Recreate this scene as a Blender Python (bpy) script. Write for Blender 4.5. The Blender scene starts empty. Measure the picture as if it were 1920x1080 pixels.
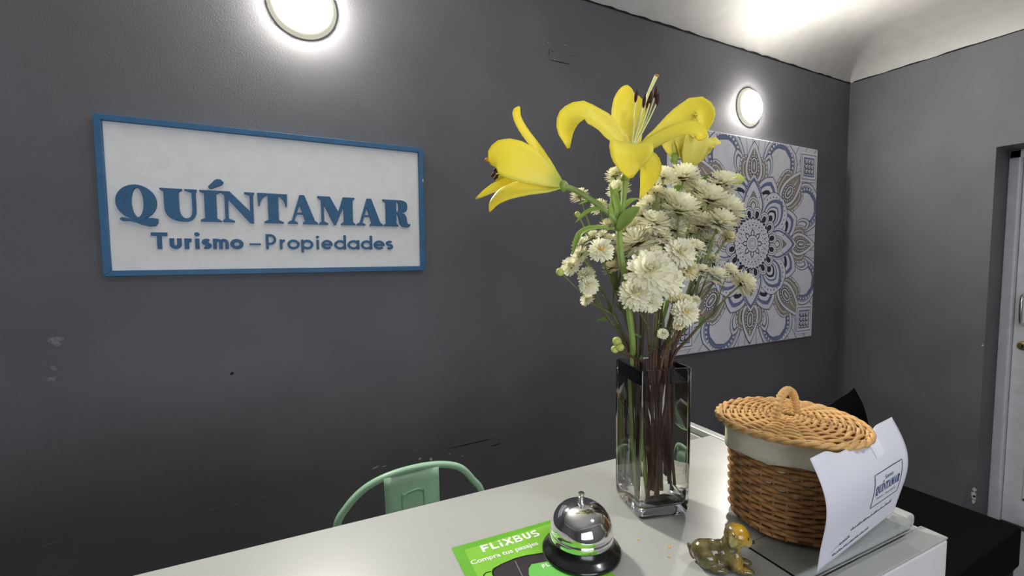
import bpy, bmesh, math, random
from mathutils import Vector, Matrix
random.seed(7)
PI = math.pi
S = bpy.context.scene
C = S.collection

# ------------------------------------------------------------------ camera
F_PX = 839.25
YAW, PITCH, ROLL = 0.47532929, -0.06482781, -0.00847099
EYE = Vector((0, 0, 1.45))
_f = Vector((math.sin(YAW) * math.cos(PITCH), math.cos(YAW) * math.cos(PITCH), math.sin(PITCH)))
_r = Vector((math.cos(YAW), -math.sin(YAW), 0))
_u = _r.cross(_f)
RIGHT = _r * math.cos(ROLL) + _u * math.sin(ROLL)
UP = -_r * math.sin(ROLL) + _u * math.cos(ROLL)
FWD = _f
cd = bpy.data.cameras.new('camera')
cam = bpy.data.objects.new('camera', cd)
C.objects.link(cam)
cd.sensor_width = 36.0
cd.lens = 36.0 * F_PX / 1920.0
cd.clip_start = 0.01
cam.matrix_world = Matrix(((RIGHT.x, UP.x, -FWD.x, EYE.x), (RIGHT.y, UP.y, -FWD.y, EYE.y),
                           (RIGHT.z, UP.z, -FWD.z, EYE.z), (0, 0, 0, 1)))
S.camera = cam

# ------------------------------------------------------------------ world, daylight, exposure
w = bpy.data.worlds.new('world')
S.world = w
w.use_nodes = True
w.node_tree.nodes['Background'].inputs['Color'].default_value = (0.75, 0.85, 1.0, 1)
w.node_tree.nodes['Background'].inputs['Strength'].default_value = 1.0
S.view_settings.view_transform = 'Standard'
S.view_settings.look = 'None'
S.view_settings.exposure = 0.0
S.view_settings.gamma = 1.0
S.view_settings.use_curve_mapping = False

LAMP_STRENGTH = 500.0
FAR_LAMP_STRENGTH = 300.0
FILL_LAMP_STRENGTH = 62.0  # added fill light, not a lamp known in the room
DAYLIGHT = 19.0
ld = bpy.data.lights.new('window_daylight', 'AREA')
ld.shape = 'RECTANGLE'
ld.size, ld.size_y = 1.35, 0.80
ld.energy = DAYLIGHT
ld.color = (0.86, 0.90, 1.0)
lo = bpy.data.objects.new('window_daylight', ld)
C.objects.link(lo)
lo.location = (-0.28, -1.36, 1.46)
lo.rotation_euler = (PI / 2, 0, 0)      # faces +Y, into the room


def at(u, v, d):
    """point seen at photo pixel (u, v), d metres deep"""
    return EYE + (RIGHT * ((u - 960) / F_PX) - UP * ((v - 540) / F_PX) + FWD) * d


# ------------------------------------------------------------------ materials
def srgb(r, g, b):
    f = lambda c: (c / 255 / 12.92) if c / 255 <= 0.04045 else ((c / 255 + 0.055) / 1.055) ** 2.4
    return (f(r), f(g), f(b), 1)


def mat(name, col, rough=0.5, metal=0.0, spec=0.5, noise=0.0, nscale=8.0, bump=0.0, bscale=60.0, trans=0.0, ior=1.45,
        emit=None, estr=0.0, translucent=0.0, coat=0.0, sheen=0.0):
    m = bpy.data.materials.new(name)
    m.use_nodes = True
    nt = m.node_tree
    p = nt.nodes['Principled BSDF']
    if len(col) == 3:
        col = (*col, 1)
    p.inputs['Base Color'].default_value = col
    p.inputs['Roughness'].default_value = rough
    p.inputs['Metallic'].default_value = metal
    p.inputs['Specular IOR Level'].default_value = spec
    p.inputs['IOR'].default_value = ior
    p.inputs['Transmission Weight'].default_value = trans
    p.inputs['Coat Weight'].default_value = coat
    p.inputs['Sheen Weight'].default_value = sheen
    if emit:
        p.inputs['Emission Color'].default_value = emit
        p.inputs['Emission Strength'].default_value = estr
    tc = nt.nodes.new('ShaderNodeNewGeometry')
    if noise > 0:
        n = nt.nodes.new('ShaderNodeTexNoise')
        n.inputs['Scale'].default_value = nscale
        n.inputs['Detail'].default_value = 5
        nt.links.new(tc.outputs['Position'], n.inputs['Vector'])
        mr = nt.nodes.new('ShaderNodeMapRange')
        mr.inputs['From Min'].default_value = 0.3
        mr.inputs['From Max'].default_value = 0.7
        mr.inputs['To Min'].default_value = 1 - noise
        mr.inputs['To Max'].default_value = 1 + noise
        nt.links.new(n.outputs['Fac'], mr.inputs['Value'])
        mx = nt.nodes.new('ShaderNodeMix')
        mx.data_type = 'RGBA'
        mx.blend_type = 'MULTIPLY'
        mx.inputs['Factor'].default_value = 1
        mx.inputs['A'].default_value = col
        nt.links.new(mr.outputs['Result'], mx.inputs['B'])
        nt.links.new(mx.outputs['Result'], p.inputs['Base Color'])
    if bump > 0:
        n2 = nt.nodes.new('ShaderNodeTexNoise')
        n2.inputs['Scale'].default_value = bscale
        n2.inputs['Detail'].default_value = 4
        nt.links.new(tc.outputs['Position'], n2.inputs['Vector'])
        b = nt.nodes.new('ShaderNodeBump')
        b.inputs['Strength'].default_value = bump
        b.inputs['Distance'].default_value = 0.002
        nt.links.new(n2.outputs['Fac'], b.inputs['Height'])
        nt.links.new(b.outputs['Normal'], p.inputs['Normal'])
    if translucent > 0:
        t = nt.nodes.new('ShaderNodeBsdfTranslucent')
        src = p.inputs['Base Color']
        if src.is_linked:
            nt.links.new(src.links[0].from_socket, t.inputs['Color'])
        else:
            t.inputs['Color'].default_value = col
        ms = nt.nodes.new('ShaderNodeMixShader')
        ms.inputs['Fac'].default_value = translucent
        nt.links.new(p.outputs['BSDF'], ms.inputs[1])
        nt.links.new(t.outputs['BSDF'], ms.inputs[2])
        nt.links.new(ms.outputs['Shader'], nt.nodes['Material Output'].inputs['Surface'])
    return m


def ramp_color(m, stops, kind='Z', lo=0.0, hi=1.0, noise=0.08, nscale=40):
    """base colour from a ramp over world height (Z) or over the UV v coordinate (V)"""
    nt = m.node_tree
    p = nt.nodes['Principled BSDF']
    sep = nt.nodes.new('ShaderNodeSeparateXYZ')
    if kind == 'Z':
        g = nt.nodes.new('ShaderNodeNewGeometry')
        nt.links.new(g.outputs['Position'], sep.inputs[0])
        out = sep.outputs['Z']
    else:
        g = nt.nodes.new('ShaderNodeUVMap')
        nt.links.new(g.outputs['UV'], sep.inputs[0])
        out = sep.outputs['Y']
    mr = nt.nodes.new('ShaderNodeMapRange')
    mr.inputs['From Min'].default_value = lo
    mr.inputs['From Max'].default_value = hi
    nt.links.new(out, mr.inputs['Value'])
    gp = nt.nodes.new('ShaderNodeNewGeometry')
    n = nt.nodes.new('ShaderNodeTexNoise')
    n.inputs['Scale'].default_value = nscale
    nt.links.new(gp.outputs['Position'], n.inputs['Vector'])
    ad = nt.nodes.new('ShaderNodeMath')
    ad.operation = 'MULTIPLY_ADD'
    ad.inputs[1].default_value = noise * 2
    nt.links.new(n.outputs['Fac'], ad.inputs[0])
    nt.links.new(mr.outputs['Result'], ad.inputs[2])
    sb = nt.nodes.new('ShaderNodeMath')
    sb.operation = 'SUBTRACT'
    sb.inputs[1].default_value = noise
    nt.links.new(ad.outputs[0], sb.inputs[0])
    cr = nt.nodes.new('ShaderNodeValToRGB')
    e = cr.color_ramp.elements
    while len(e) < len(stops):
        e.new(0.5)
    for k, (pos, c) in enumerate(stops):
        e[k].position = pos
        e[k].color = c
    nt.links.new(sb.outputs[0], cr.inputs['Fac'])
    nt.links.new(cr.outputs['Color'], p.inputs['Base Color'])
    for nd in nt.nodes:
        if nd.type == 'BSDF_TRANSLUCENT':
            nt.links.new(cr.outputs['Color'], nd.inputs['Color'])
    return m


M = {}
M['wall'] = mat('charcoal_wall_paint', (0.140, 0.139, 0.150), rough=0.6, spec=0.3, noise=0.13, nscale=2.6, bump=0.4, bscale=200)
M['wall_pale'] = mat('grey_wall_paint', (0.14, 0.14, 0.15), rough=0.7, noise=0.03)
M['ceiling'] = mat('ceiling_paint', (0.52, 0.51, 0.495), rough=0.8, noise=0.05, nscale=14, bump=0.35, bscale=90)
M['floor'] = mat('floor_tile', (0.36, 0.355, 0.39), rough=0.35, noise=0.04, nscale=6)
M['door'] = mat('door_paint', (0.80, 0.79, 0.83), rough=0.45, noise=0.06, nscale=20, bump=0.1, bscale=80)
M['plaster'] = mat('bare_plaster', (0.62, 0.60, 0.62), rough=0.9, noise=0.15, nscale=200)
M['scuff'] = mat('scuffed_paint', (0.20, 0.20, 0.21), rough=0.8, noise=0.3, nscale=150)
M['crack'] = mat('crack_dark_line', (0.012, 0.012, 0.013), rough=0.9)  # near-black colour of the cracks and the ragged ceiling joint
M['brass'] = mat('aged_brass', (0.42, 0.36, 0.14), rough=0.35, metal=1.0, noise=0.15, nscale=120)
M['steel'] = mat('steel', (0.66, 0.66, 0.64), rough=0.22, metal=1.0)
M['black'] = mat('black_void', (0.01, 0.01, 0.01), rough=0.8)
M['lamp_ring'] = mat('lamp_ring_plastic', (0.80, 0.80, 0.66), rough=0.4)
M['lamp_glow'] = mat('lamp_diffuser', (0.9, 0.9, 0.85), rough=0.4, emit=(1.0, 0.965, 0.88, 1), estr=LAMP_STRENGTH)
M['lamp_glow_far'] = mat('far_lamp_diffuser', (0.9, 0.9, 0.85), rough=0.4, emit=(1.0, 0.965, 0.88, 1), estr=FAR_LAMP_STRENGTH)
M['lamp_glow_fill'] = mat('fill_lamp_diffuser', (0.9, 0.9, 0.85), rough=0.4, emit=(0.96, 0.97, 1.0, 1), estr=FILL_LAMP_STRENGTH)  # glow of the added overhead fill
M['lamp_side'] = mat('lamp_diffuser_edge', (0.12, 0.12, 0.10), rough=0.4, emit=(1.0, 0.98, 0.78, 1), estr=0.55)
M['sign_board'] = mat('sign_board_white', (0.87, 0.86, 0.84), rough=0.6, noise=0.03, nscale=25, bump=0.12, bscale=70)
M['sign_blue'] = mat('sign_blue_paint', srgb(50, 104, 146), rough=0.5, noise=0.10, nscale=30)
M['sign_blue2'] = mat('sign_letter_blue', srgb(47, 99, 139), rough=0.55, noise=0.05, nscale=60)
M['counter'] = mat('counter_white_paint', (0.41, 0.415, 0.393), rough=0.28, noise=0.025, nscale=7, bump=0.05, bscale=30)
M['counter_edge'] = mat('counter_panel_paint', (0.70, 0.68, 0.67), rough=0.45, noise=0.04, nscale=12)
M['carcass'] = mat('dark_board', (0.10, 0.095, 0.09), rough=0.7, noise=0.1)
M['gap'] = mat('joint_gap', (0.05, 0.045, 0.035), rough=0.9)
M['chair'] = mat('chair_green_enamel', srgb(190, 236, 202), rough=0.32, noise=0.05, nscale=30)
M['bench'] = mat('black_upholstery', (0.006, 0.005, 0.005), rough=0.85, spec=0.1)
M['bench_side'] = mat('black_upholstery_side', (0.02, 0.02, 0.021), rough=0.8, spec=0.2)
M['cushion'] = mat('black_cushion_fabric', (0.004, 0.004, 0.004), rough=0.95, spec=0.05)
M['glass'] = mat('clear_glass', (1, 1, 1), rough=0.0, trans=1.0, ior=1.48)
M['water'] = mat('vase_water', (0.985, 0.985, 0.93), rough=0.0, trans=1.0, ior=1.33)
M['chrome'] = mat('bell_chrome', (0.82, 0.82, 0.82), rough=0.06, metal=1.0)
M['bell_base'] = mat('bell_black_base', (0.008, 0.008, 0.008), rough=0.22, coat=0.3)
M['flyer'] = mat('flyer_green', srgb(128, 190, 62), rough=0.3, noise=0.10, nscale=14)
M['flyer_dark'] = mat('flyer_green_dark', srgb(102, 172, 48), rough=0.3, noise=0.06, nscale=20)
M['flyer_white'] = mat('flyer_print_white', srgb(226, 234, 222), rough=0.3)
M['flyer_bus'] = mat('flyer_print_bus', srgb(56, 50, 54), rough=0.3, noise=0.12, nscale=60)
M['flyer_black'] = mat('flyer_print_black', srgb(12, 24, 14), rough=0.3)
M['flyer_grey'] = mat('flyer_print_grey', srgb(130, 126, 128), rough=0.3)
M['flyer_badge'] = mat('flyer_print_badge', srgb(112, 196, 90), rough=0.3)
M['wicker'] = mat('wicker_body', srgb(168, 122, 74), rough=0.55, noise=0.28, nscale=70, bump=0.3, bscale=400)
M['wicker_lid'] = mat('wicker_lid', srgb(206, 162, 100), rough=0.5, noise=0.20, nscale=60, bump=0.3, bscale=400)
M['liner'] = mat('cotton_liner', srgb(232, 226, 206), rough=0.9, noise=0.05, nscale=60, bump=0.5, bscale=500, translucent=0.1)
M['paper'] = mat('white_paper', (0.80, 0.80, 0.84), rough=0.75, translucent=0.12)
M['ink'] = mat('print_ink', srgb(58, 66, 84), rough=0.7)
M['ink_blue'] = mat('print_ink_blue', srgb(66, 82, 124), rough=0.7)
M['ink_pen'] = mat('pen_ink', srgb(66, 68, 82), rough=0.7)
M['tape'] = mat('clear_tape', (0.9, 0.9, 0.93), rough=0.12, coat=0.6)
M['dog'] = mat('figurine_glaze', srgb(104, 92, 48), rough=0.14, coat=0.5)
M['dog_black'] = mat('figurine_black_paint', (0.01, 0.008, 0.006), rough=0.2)
M['lily'] = mat('lily_petal', srgb(240, 222, 60), rough=0.42, spec=0.3, bump=.35, bscale=160, translucent=0.32)
ramp_color(M['lily'], [(0.0, srgb(186, 204, 96)), (0.22, srgb(240, 230, 104)), (0.6, srgb(250, 238, 84)), (1.0, srgb(246, 230, 72))], 'V', 0, 1, 0.05, 60)
M['lily_pale'] = mat('pale_lily_petal', srgb(244, 232, 110), rough=0.45, spec=0.3, translucent=0.3)
ramp_color(M['lily_pale'], [(0.0, srgb(170, 192, 80)), (0.25, srgb(232, 222, 110)), (1.0, srgb(250, 242, 140))], 'V', 0, 1, 0.05, 60)
M['stamen'] = mat('lily_filament', srgb(232, 232, 158), rough=0.5)
M['anther'] = mat('lily_anther', srgb(62, 22, 20), rough=0.8)
M['stigma'] = mat('lily_stigma', srgb(198, 132, 50), rough=0.6)
M['lstem'] = mat('lily_stem', srgb(134, 156, 78), rough=0.45, noise=0.12, nscale=60)
M['leaf'] = mat('lily_leaf', srgb(150, 178, 82), rough=0.4, noise=0.12, nscale=60, translucent=0.25)
M['cleaf'] = mat('chrysanthemum_leaf', srgb(84, 112, 54), rough=0.55, noise=0.2, nscale=80, translucent=0.15)
M['bud'] = mat('pale_bud', srgb(196, 204, 108), rough=0.5, noise=0.12, nscale=80)
M['mum'] = mat('chrysanthemum_petal', srgb(248, 245, 220), rough=0.6, spec=0.2, noise=0.04, nscale=120, translucent=0.22)
M['mum_old'] = mat('aging_chrysanthemum_petal', srgb(246, 238, 200), rough=0.6, spec=0.2, noise=0.08, nscale=120, translucent=0.2)
M['mum_eye'] = mat('chrysanthemum_eye', srgb(222, 166, 34), rough=0.7, noise=0.2, nscale=300)
M['mum_core'] = mat('chrysanthemum_core', srgb(214, 214, 130), rough=0.7, noise=0.15, nscale=300)
M['calyx'] = mat('brown_calyx', srgb(72, 50, 30), rough=0.8, noise=0.3, nscale=200)
M['stem'] = mat('chrysanthemum_stem', srgb(92, 60, 44), rough=0.6)
ramp_color(M['stem'], [(0.0, srgb(104, 70, 42)), (0.25, srgb(84, 46, 38)), (0.55, srgb(78, 56, 44)), (0.8, srgb(104, 112, 66)), (1.0, srgb(126, 140, 80))],
           'Z', 1.10, 1.50, 0.16, 30)
M['twig'] = mat('tan_stem', srgb(112, 80, 54), rough=0.6, noise=0.2, nscale=60)
M['canvas'] = mat('canvas_ground', srgb(230, 229, 236), rough=0.75, noise=0.035, nscale=9, bump=0.12, bscale=500)
M['c_white'] = mat('print_white', srgb(236, 235, 242), rough=0.75, noise=0.05, nscale=14)
M['c_blue'] = mat('print_blue', srgb(118, 130, 166), rough=0.75, noise=0.16, nscale=10)
M['c_pale'] = mat('print_pale_blue', srgb(174, 182, 198), rough=0.75, noise=0.12, nscale=10)
M['c_navy'] = mat('print_navy', srgb(50, 54, 72), rough=0.75, noise=0.20, nscale=12)
M['c_grey'] = mat('print_grey', srgb(110, 112, 124), rough=0.75, noise=0.15, nscale=12)
M['c_tan'] = mat('print_tan', srgb(164, 154, 140), rough=0.75, noise=0.14, nscale=12)
M['acrylic'] = mat('clear_acrylic', (0.97, 1.0, 0.99), rough=0.02, trans=1.0, ior=1.3)


# ------------------------------------------------------------------ building helpers
WL = {}


def V(x, y, z):
    """x, y, and z above the eye line of the room's reference (eye height 1.45 m)"""
    return Vector((x, y, EYE.z + z))


def thing(name, label, cat, loc=(0, 0, 0), group=None):
    o = bpy.data.objects.new(name, None)
    C.objects.link(o)
    o.location = loc
    o.empty_display_size = 0.02
    o['label'] = label
    o['category'] = cat
    if group:
        o['group'] = group
    WL[o.name] = Vector(loc)
    return o


class G:
    def __init__(s):
        s.v, s.f, s.uv, s.mi = [], [], {}, []
        s.cur = 0

    def add(s, vs, fs, uvs=None):
        b = len(s.v)
        s.v += [Vector(p) for p in vs]
        if uvs:
            for i, q in enumerate(uvs):
                s.uv[b + i] = q
        for f in fs:
            s.f.append(tuple(b + i for i in f))
            s.mi.append(s.cur)
        return s

    def box(s, a, b):
        x0, y0, z0 = a
        x1, y1, z1 = b
        vs = [(x, y, z) for z in (z0, z1) for y in (y0, y1) for x in (x0, x1)]
        return s.add(vs, [(0, 2, 3, 1), (4, 5, 7, 6), (0, 1, 5, 4), (2, 6, 7, 3), (0, 4, 6, 2), (1, 3, 7, 5)])

    def obox(s, o, ex, ey, ez, lx, ly, lz):
        vs = [o + ex * (lx * i) + ey * (ly * j) + ez * (lz * k) for k in (0, 1) for j in (0, 1) for i in (0, 1)]
        return s.add(vs, [(0, 2, 3, 1), (4, 5, 7, 6), (0, 1, 5, 4), (2, 6, 7, 3), (0, 4, 6, 2), (1, 3, 7, 5)])

    def prism(s, pts, o, ex, ey, ez, depth):
        n = len(pts)
        vs = [o + ex * p[0] + ey * p[1] for p in pts] + [o + ex * p[0] + ey * p[1] + ez * depth for p in pts]
        fs = [tuple(range(n))[::-1], tuple(range(n, 2 * n))] + [(i, (i + 1) % n, n + (i + 1) % n, n + i) for i in range(n)]
        return s.add(vs, fs)

    def flat(s, pts, o, ex, ey):
        return s.add([o + ex * p[0] + ey * p[1] for p in pts], [tuple(range(len(pts)))])

    def strip(s, pts, wd, o, ex, ey, ez=None, depth=0, closed=False):
        """a stroke of width wd along 2D points, flat or extruded"""
        n = len(pts)
        L, R = [], []
        for i in range(n):
            a = pts[(i - 1) % n] if (closed or i > 0) else pts[i]
            b = pts[(i + 1) % n] if (closed or i < n - 1) else pts[i]
            t = Vector((b[0] - a[0], b[1] - a[1]))
            t.normalize()
            nn = Vector((-t.y, t.x)) * wd / 2
            L.append((pts[i][0] + nn.x, pts[i][1] + nn.y))
            R.append((pts[i][0] - nn.x, pts[i][1] - nn.y))
        m = n if closed else n - 1
        P = lambda q, k: o + ex * q[0] + ey * q[1] + (ez * (depth * k) if ez else Vector((0, 0, 0)))
        if not depth:
            s.add([P(q, 0) for q in L + R], [(i, n + i, n + (i + 1) % n, (i + 1) % n) for i in range(m)])
            return s
        vs = [P(q, 0) for q in L + R] + [P(q, 1) for q in L + R]
        fs = []
        for i in range(m):
            j = (i + 1) % n
            fs += [(2 * n + i, 3 * n + i, 3 * n + j, 2 * n + j), (i, j, 2 * n + j, 2 * n + i), (n + j, n + i, 3 * n + i, 3 * n + j)]
        if not closed:
            fs += [(0, n, 3 * n, 2 * n), (n - 1, 3 * n - 1, 4 * n - 1, 2 * n - 1)]
        return s.add(vs, fs)

    def tube(s, path, rad, sides=8, closed=False, cap=True):
        n = len(path)
        path = [Vector(p) for p in path]
        if not hasattr(rad, '__len__'):
            rad = [rad] * n
        b = len(s.v)
        ref = None
        rings = []
        for i in range(n):
            a = path[(i - 1) % n] if (closed or i > 0) else path[i]
            c = path[(i + 1) % n] if (closed or i < n - 1) else path[i]
            t = (c - a).normalized()
            if ref is None:
                ref = t.orthogonal().normalized()
            ref = (ref - t * ref.dot(t))
            if ref.length < 1e-6:
                ref = t.orthogonal()
            ref.normalize()
            bi = t.cross(ref)
            rings.append([path[i] + (ref * math.cos(2 * PI * k / sides) + bi * math.sin(2 * PI * k / sides)) * rad[i] for k in range(sides)])
        vs = [p for r in rings for p in r]
        m = n if closed else n - 1
        fs = []
        for i in range(m):
            j = (i + 1) % n
            for k in range(sides):
                l = (k + 1) % sides
                fs.append((i * sides + k, i * sides + l, j * sides + l, j * sides + k))
        if cap and not closed:
            fs += [tuple(range(sides))[::-1], tuple(range((n - 1) * sides, n * sides))]
        return s.add(vs, fs)

    def lathe(s, prof, o, seg=48, axis=None):
        vs = []
        n = len(prof)
        for k in range(seg):
            a = 2 * PI * k / seg
            vs += [o + Vector((r * math.cos(a), r * math.sin(a), z)) for r, z in prof]
        fs = []
        for k in range(seg):
            l = (k + 1) % seg
            for i in range(n - 1):
                fs.append((k * n + i, l * n + i, l * n + i + 1, k * n + i + 1))
        return s.add(vs, fs)

    def ell(s, c, r, R=None, nu=14, nv=9):
        vs, fs = [], []
        for j in range(nv + 1):
            ph = PI * j / nv
            for i in range(nu):
                th = 2 * PI * i / nu
                p = Vector((r[0] * math.sin(ph) * math.cos(th), r[1] * math.sin(ph) * math.sin(th), r[2] * math.cos(ph)))
                if R:
                    p = R @ p
                vs.append(Vector(c) + p)
        for j in range(nv):
            for i in range(nu):
                k = (i + 1) % nu
                fs.append((j * nu + i, (j + 1) * nu + i, (j + 1) * nu + k, j * nu + k))
        return s.add(vs, fs)

    def ribbon(s, spine, widths, hint, cup=0.0, nx=6, ruffle=0.0, fold=0.0):
        """a petal or leaf: spine points, width at each, broad face towards hint, edges cupped"""
        n = len(spine)
        vs, uvs, fs = [], [], []
        for i in range(n):
            a, c = spine[max(i - 1, 0)], spine[min(i + 1, n - 1)]
            t = (c - a).normalized()
            h = hint if not callable(hint) else hint(i / (n - 1))
            side = t.cross(h)
            if side.length < 1e-5:
                side = t.orthogonal()
            side.normalize()
            nr = side.cross(t).normalized()
            for k in range(nx + 1):
                q = 2 * k / nx - 1
                off = cup * q * q * widths[i] + fold * abs(q) * widths[i] + ruffle * math.sin(i * 1.9 + (k > nx / 2) * 1.3) * abs(q) ** 2 * widths[i]
                vs.append(spine[i] + side * (q * widths[i] / 2) + nr * off)
                uvs.append((k / nx, i / (n - 1)))
        for i in range(n - 1):
            for k in range(nx):
                b = i * (nx + 1) + k
                fs.append((b, b + 1, b + nx + 2, b + nx + 1))
        return s.add(vs, fs, uvs)

    def mesh(s, name, mats, o=Vector((0, 0, 0)), smooth=False):
        me = bpy.data.meshes.new(name)
        me.from_pydata([p - o for p in s.v], [], s.f)
        for m in (mats if isinstance(mats, (list, tuple)) else [mats]):
            me.materials.append(m)
        me.polygons.foreach_set('material_index', s.mi)
        if smooth:
            me.polygons.foreach_set('use_smooth', [True] * len(me.polygons))
        if s.uv:
            ul = me.uv_layers.new(name='uv')
            for l in me.loops:
                ul.data[l.index].uv = s.uv.get(l.vertex_index, (0, 0))
        bm = bmesh.new()
        bm.from_mesh(me)
        bmesh.ops.recalc_face_normals(bm, faces=bm.faces)
        bm.to_mesh(me)
        bm.free()
        me.update()
        return me

    def build(s, name, mats, parent=None, smooth=False, bevel=0, solid=0, auto=None, subsurf=0):
        o0 = WL[parent.name] if parent else Vector((0, 0, 0))
        me = s.mesh(name, mats, o0, smooth)
        o = bpy.data.objects.new(name, me)
        C.objects.link(o)
        if parent:
            o.parent = parent
        WL[o.name] = o0
        if auto:
            me.set_sharp_from_angle(angle=math.radians(auto))
        if bevel:
            b = o.modifiers.new('bevel', 'BEVEL')
            b.width = bevel
            b.segments = 3
            b.limit_method = 'ANGLE'
        if subsurf:
            b = o.modifiers.new('subdivision', 'SUBSURF')
            b.levels = b.render_levels = subsurf
        if solid:
            b = o.modifiers.new('thickness', 'SOLIDIFY')
            b.thickness = solid
            b.offset = 0
        return o


def struct(o):
    o['kind'] = 'structure'
    return o


def tag(o, label, cat, group=None):
    o['label'] = label
    o['category'] = cat
    if group:
        o['group'] = group
    return o


def smooth_path(pts, n):
    """Catmull-Rom through pts"""
    P = [Vector(p) for p in pts]
    P = [P[0] * 2 - P[1]] + P + [P[-1] * 2 - P[-2]]
    out = []
    segs = len(P) - 3
    for k in range(n + 1):
        t = k / n * segs
        i = min(int(t), segs - 1)
        u = t - i
        a, b, c, d = P[i:i + 4]
        out.append(0.5 * ((2 * b) + (c - a) * u + (2 * a - 5 * b + 4 * c - d) * u * u + (3 * b - a - 3 * c + d) * u ** 3))
    return out


def lerp_list(vals, n):
    out = []
    for k in range(n + 1):
        t = k / n * (len(vals) - 1)
        i = min(int(t), len(vals) - 2)
        out.append(vals[i] + (vals[i + 1] - vals[i]) * (t - i))
    return out


def text_faces(body, size, offset=0.0, shear=0.0):
    """flat letters of the built-in font as (2D verts, faces)"""
    cu = bpy.data.curves.new('text', 'FONT')
    cu.body = body
    cu.size = size
    cu.offset = offset
    cu.shear = shear
    cu.resolution_u = 3
    ob = bpy.data.objects.new('text', cu)
    C.objects.link(ob)
    dg = bpy.context.evaluated_depsgraph_get()
    me = bpy.data.meshes.new_from_object(ob.evaluated_get(dg))
    vs = [(v.co.x, v.co.y) for v in me.vertices]
    fs = [tuple(p.vertices) for p in me.polygons]
    bpy.data.objects.remove(ob)
    bpy.data.curves.remove(cu)
    bpy.data.meshes.remove(me)
    return vs, fs


# ------------------------------------------------------------------ the room
XL, XR, YF, YB = -2.4, 3.24, -1.42, 1.6
ZT = 2.54                      # where the walls end and the cove begins
DY0, DY1, DZ = 0.03, 0.925, 1.994   # door opening in the right wall
EX, EYv, EZ = Vector((1, 0, 0)), Vector((0, 1, 0)), Vector((0, 0, 1))

struct(G().box((XL - .1, YF - .1, -0.06), (XR + .5, YB + .1, 0)).build('floor', M['floor']))
wall_back = struct(G().box((XL - .1, YB, 0), (XR + .2, YB + .1, ZT + .3)).build('wall_back', M['wall']))
g = G()
g.box((XR, DY1, 0), (XR + .2, YB + .1, ZT + .3))
g.box((XR, DY0, DZ), (XR + .2, DY1, ZT + .3))
g.box((XR, YF - .1, 0), (XR + .2, DY0, ZT + .3))
wall_right = struct(g.build('wall_right', M['wall']))
struct(G().box((XL - .1, YF, 0), (XL, YB, ZT + .3)).build('wall_left', M['wall_pale']))
WX0, WX1, WZ0, WZ1 = -1.05, 0.49, 0.98, 1.90
g = G()
g.box((XL, YF - .1, 0), (WX0, YF, ZT + .3))
g.box((WX1, YF - .1, 0), (XR, YF, ZT + .3))
g.box((WX0, YF - .1, 0), (WX1, YF, WZ0))
g.box((WX0, YF - .1, WZ1), (WX1, YF, ZT + .3))
struct(g.build('wall_front', M['wall_pale']))
win = struct(G().box((WX0, YF - .08, WZ0), (WX0 + .05, YF - .02, WZ1)).box((WX1 - .05, YF - .08, WZ0), (WX1, YF - .02, WZ1))
             .box((WX0, YF - .08, WZ0), (WX1, YF - .02, WZ0 + .05)).box((WX0, YF - .08, WZ1 - .05), (WX1, YF - .02, WZ1))
             .box((-.31, YF - .08, WZ0), (-.25, YF - .02, WZ1)).build('window_1', M['door']))
for a, b in ((WX0 + .05, -.31), (-.25, WX1 - .05)):
    G().box((a, YF - .055, WZ0 + .05), (b, YF - .049, WZ1 - .05)).build('pane', M['glass'], win)

# ceiling with a rounded cove all the way round
CR, CH = 0.30, 0.15


def edges(a, b):
    pts = [a - .0]
    k = 14
    for i in range(1, k + 1):
        pts.append(a + CR * (1 - math.cos(PI / 2 * i / k)))
    m = 10
    for i in range(1, m):
        pts.append(a + CR + (b - a - 2 * CR) * i / m)
    for i in range(k, -1, -1):
        pts.append(b - CR * (1 - math.cos(PI / 2 * i / k)))
    return pts


xs, ys = edges(XL, XR), edges(YF, YB)
g = G()
vs = []
for y in ys:
    for x in xs:
        d = min(x - XL, XR - x, y - YF, YB - y)
        q = min(max(d / CR, 0), 1)
        vs.append((x, y, ZT + CH * math.sqrt(max(0, 1 - (1 - q) ** 2)) + (random.uniform(-.0015, .0015) if d < CR * .05 else 0)))
nx = len(xs)
g.add(vs, [(j * nx + i, j * nx + i + 1, (j + 1) * nx + i + 1, (j + 1) * nx + i) for j in range(len(ys) - 1) for i in range(nx - 1)])
ceil = struct(g.build('ceiling', M['ceiling'], smooth=True, auto=40))
# ragged dark joint where the wall paint meets the cove
g = G()
jag = [(XL + i * 0.04, random.uniform(-.0025, .004)) for i in range(int((XR - XL) / .04) + 1)]
for (x0, a), (x1, b) in zip(jag, jag[1:]):
    g.add([(x0, YB - .0015, ZT - .006), (x1, YB - .0015, ZT - .006), (x1, YB - .0015, ZT + .002 + b), (x0, YB - .0015, ZT + .002 + a)], [(0, 1, 2, 3)])
struct(g.build('trim_1', M['crack']))
g = G()
jag = [(YF + i * 0.04, random.uniform(-.002, .003)) for i in range(int((YB - YF) / .04) + 1)]
for (y0, a), (y1, b) in zip(jag, jag[1:]):
    g.add([(XR - .0015, y0, ZT - .004), (XR - .0015, y1, ZT - .004), (XR - .0015, y1, ZT + .002 + b), (XR - .0015, y0, ZT + .002 + a)], [(0, 1, 2, 3)])
struct(g.build('trim_2', M['crack']))

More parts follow.
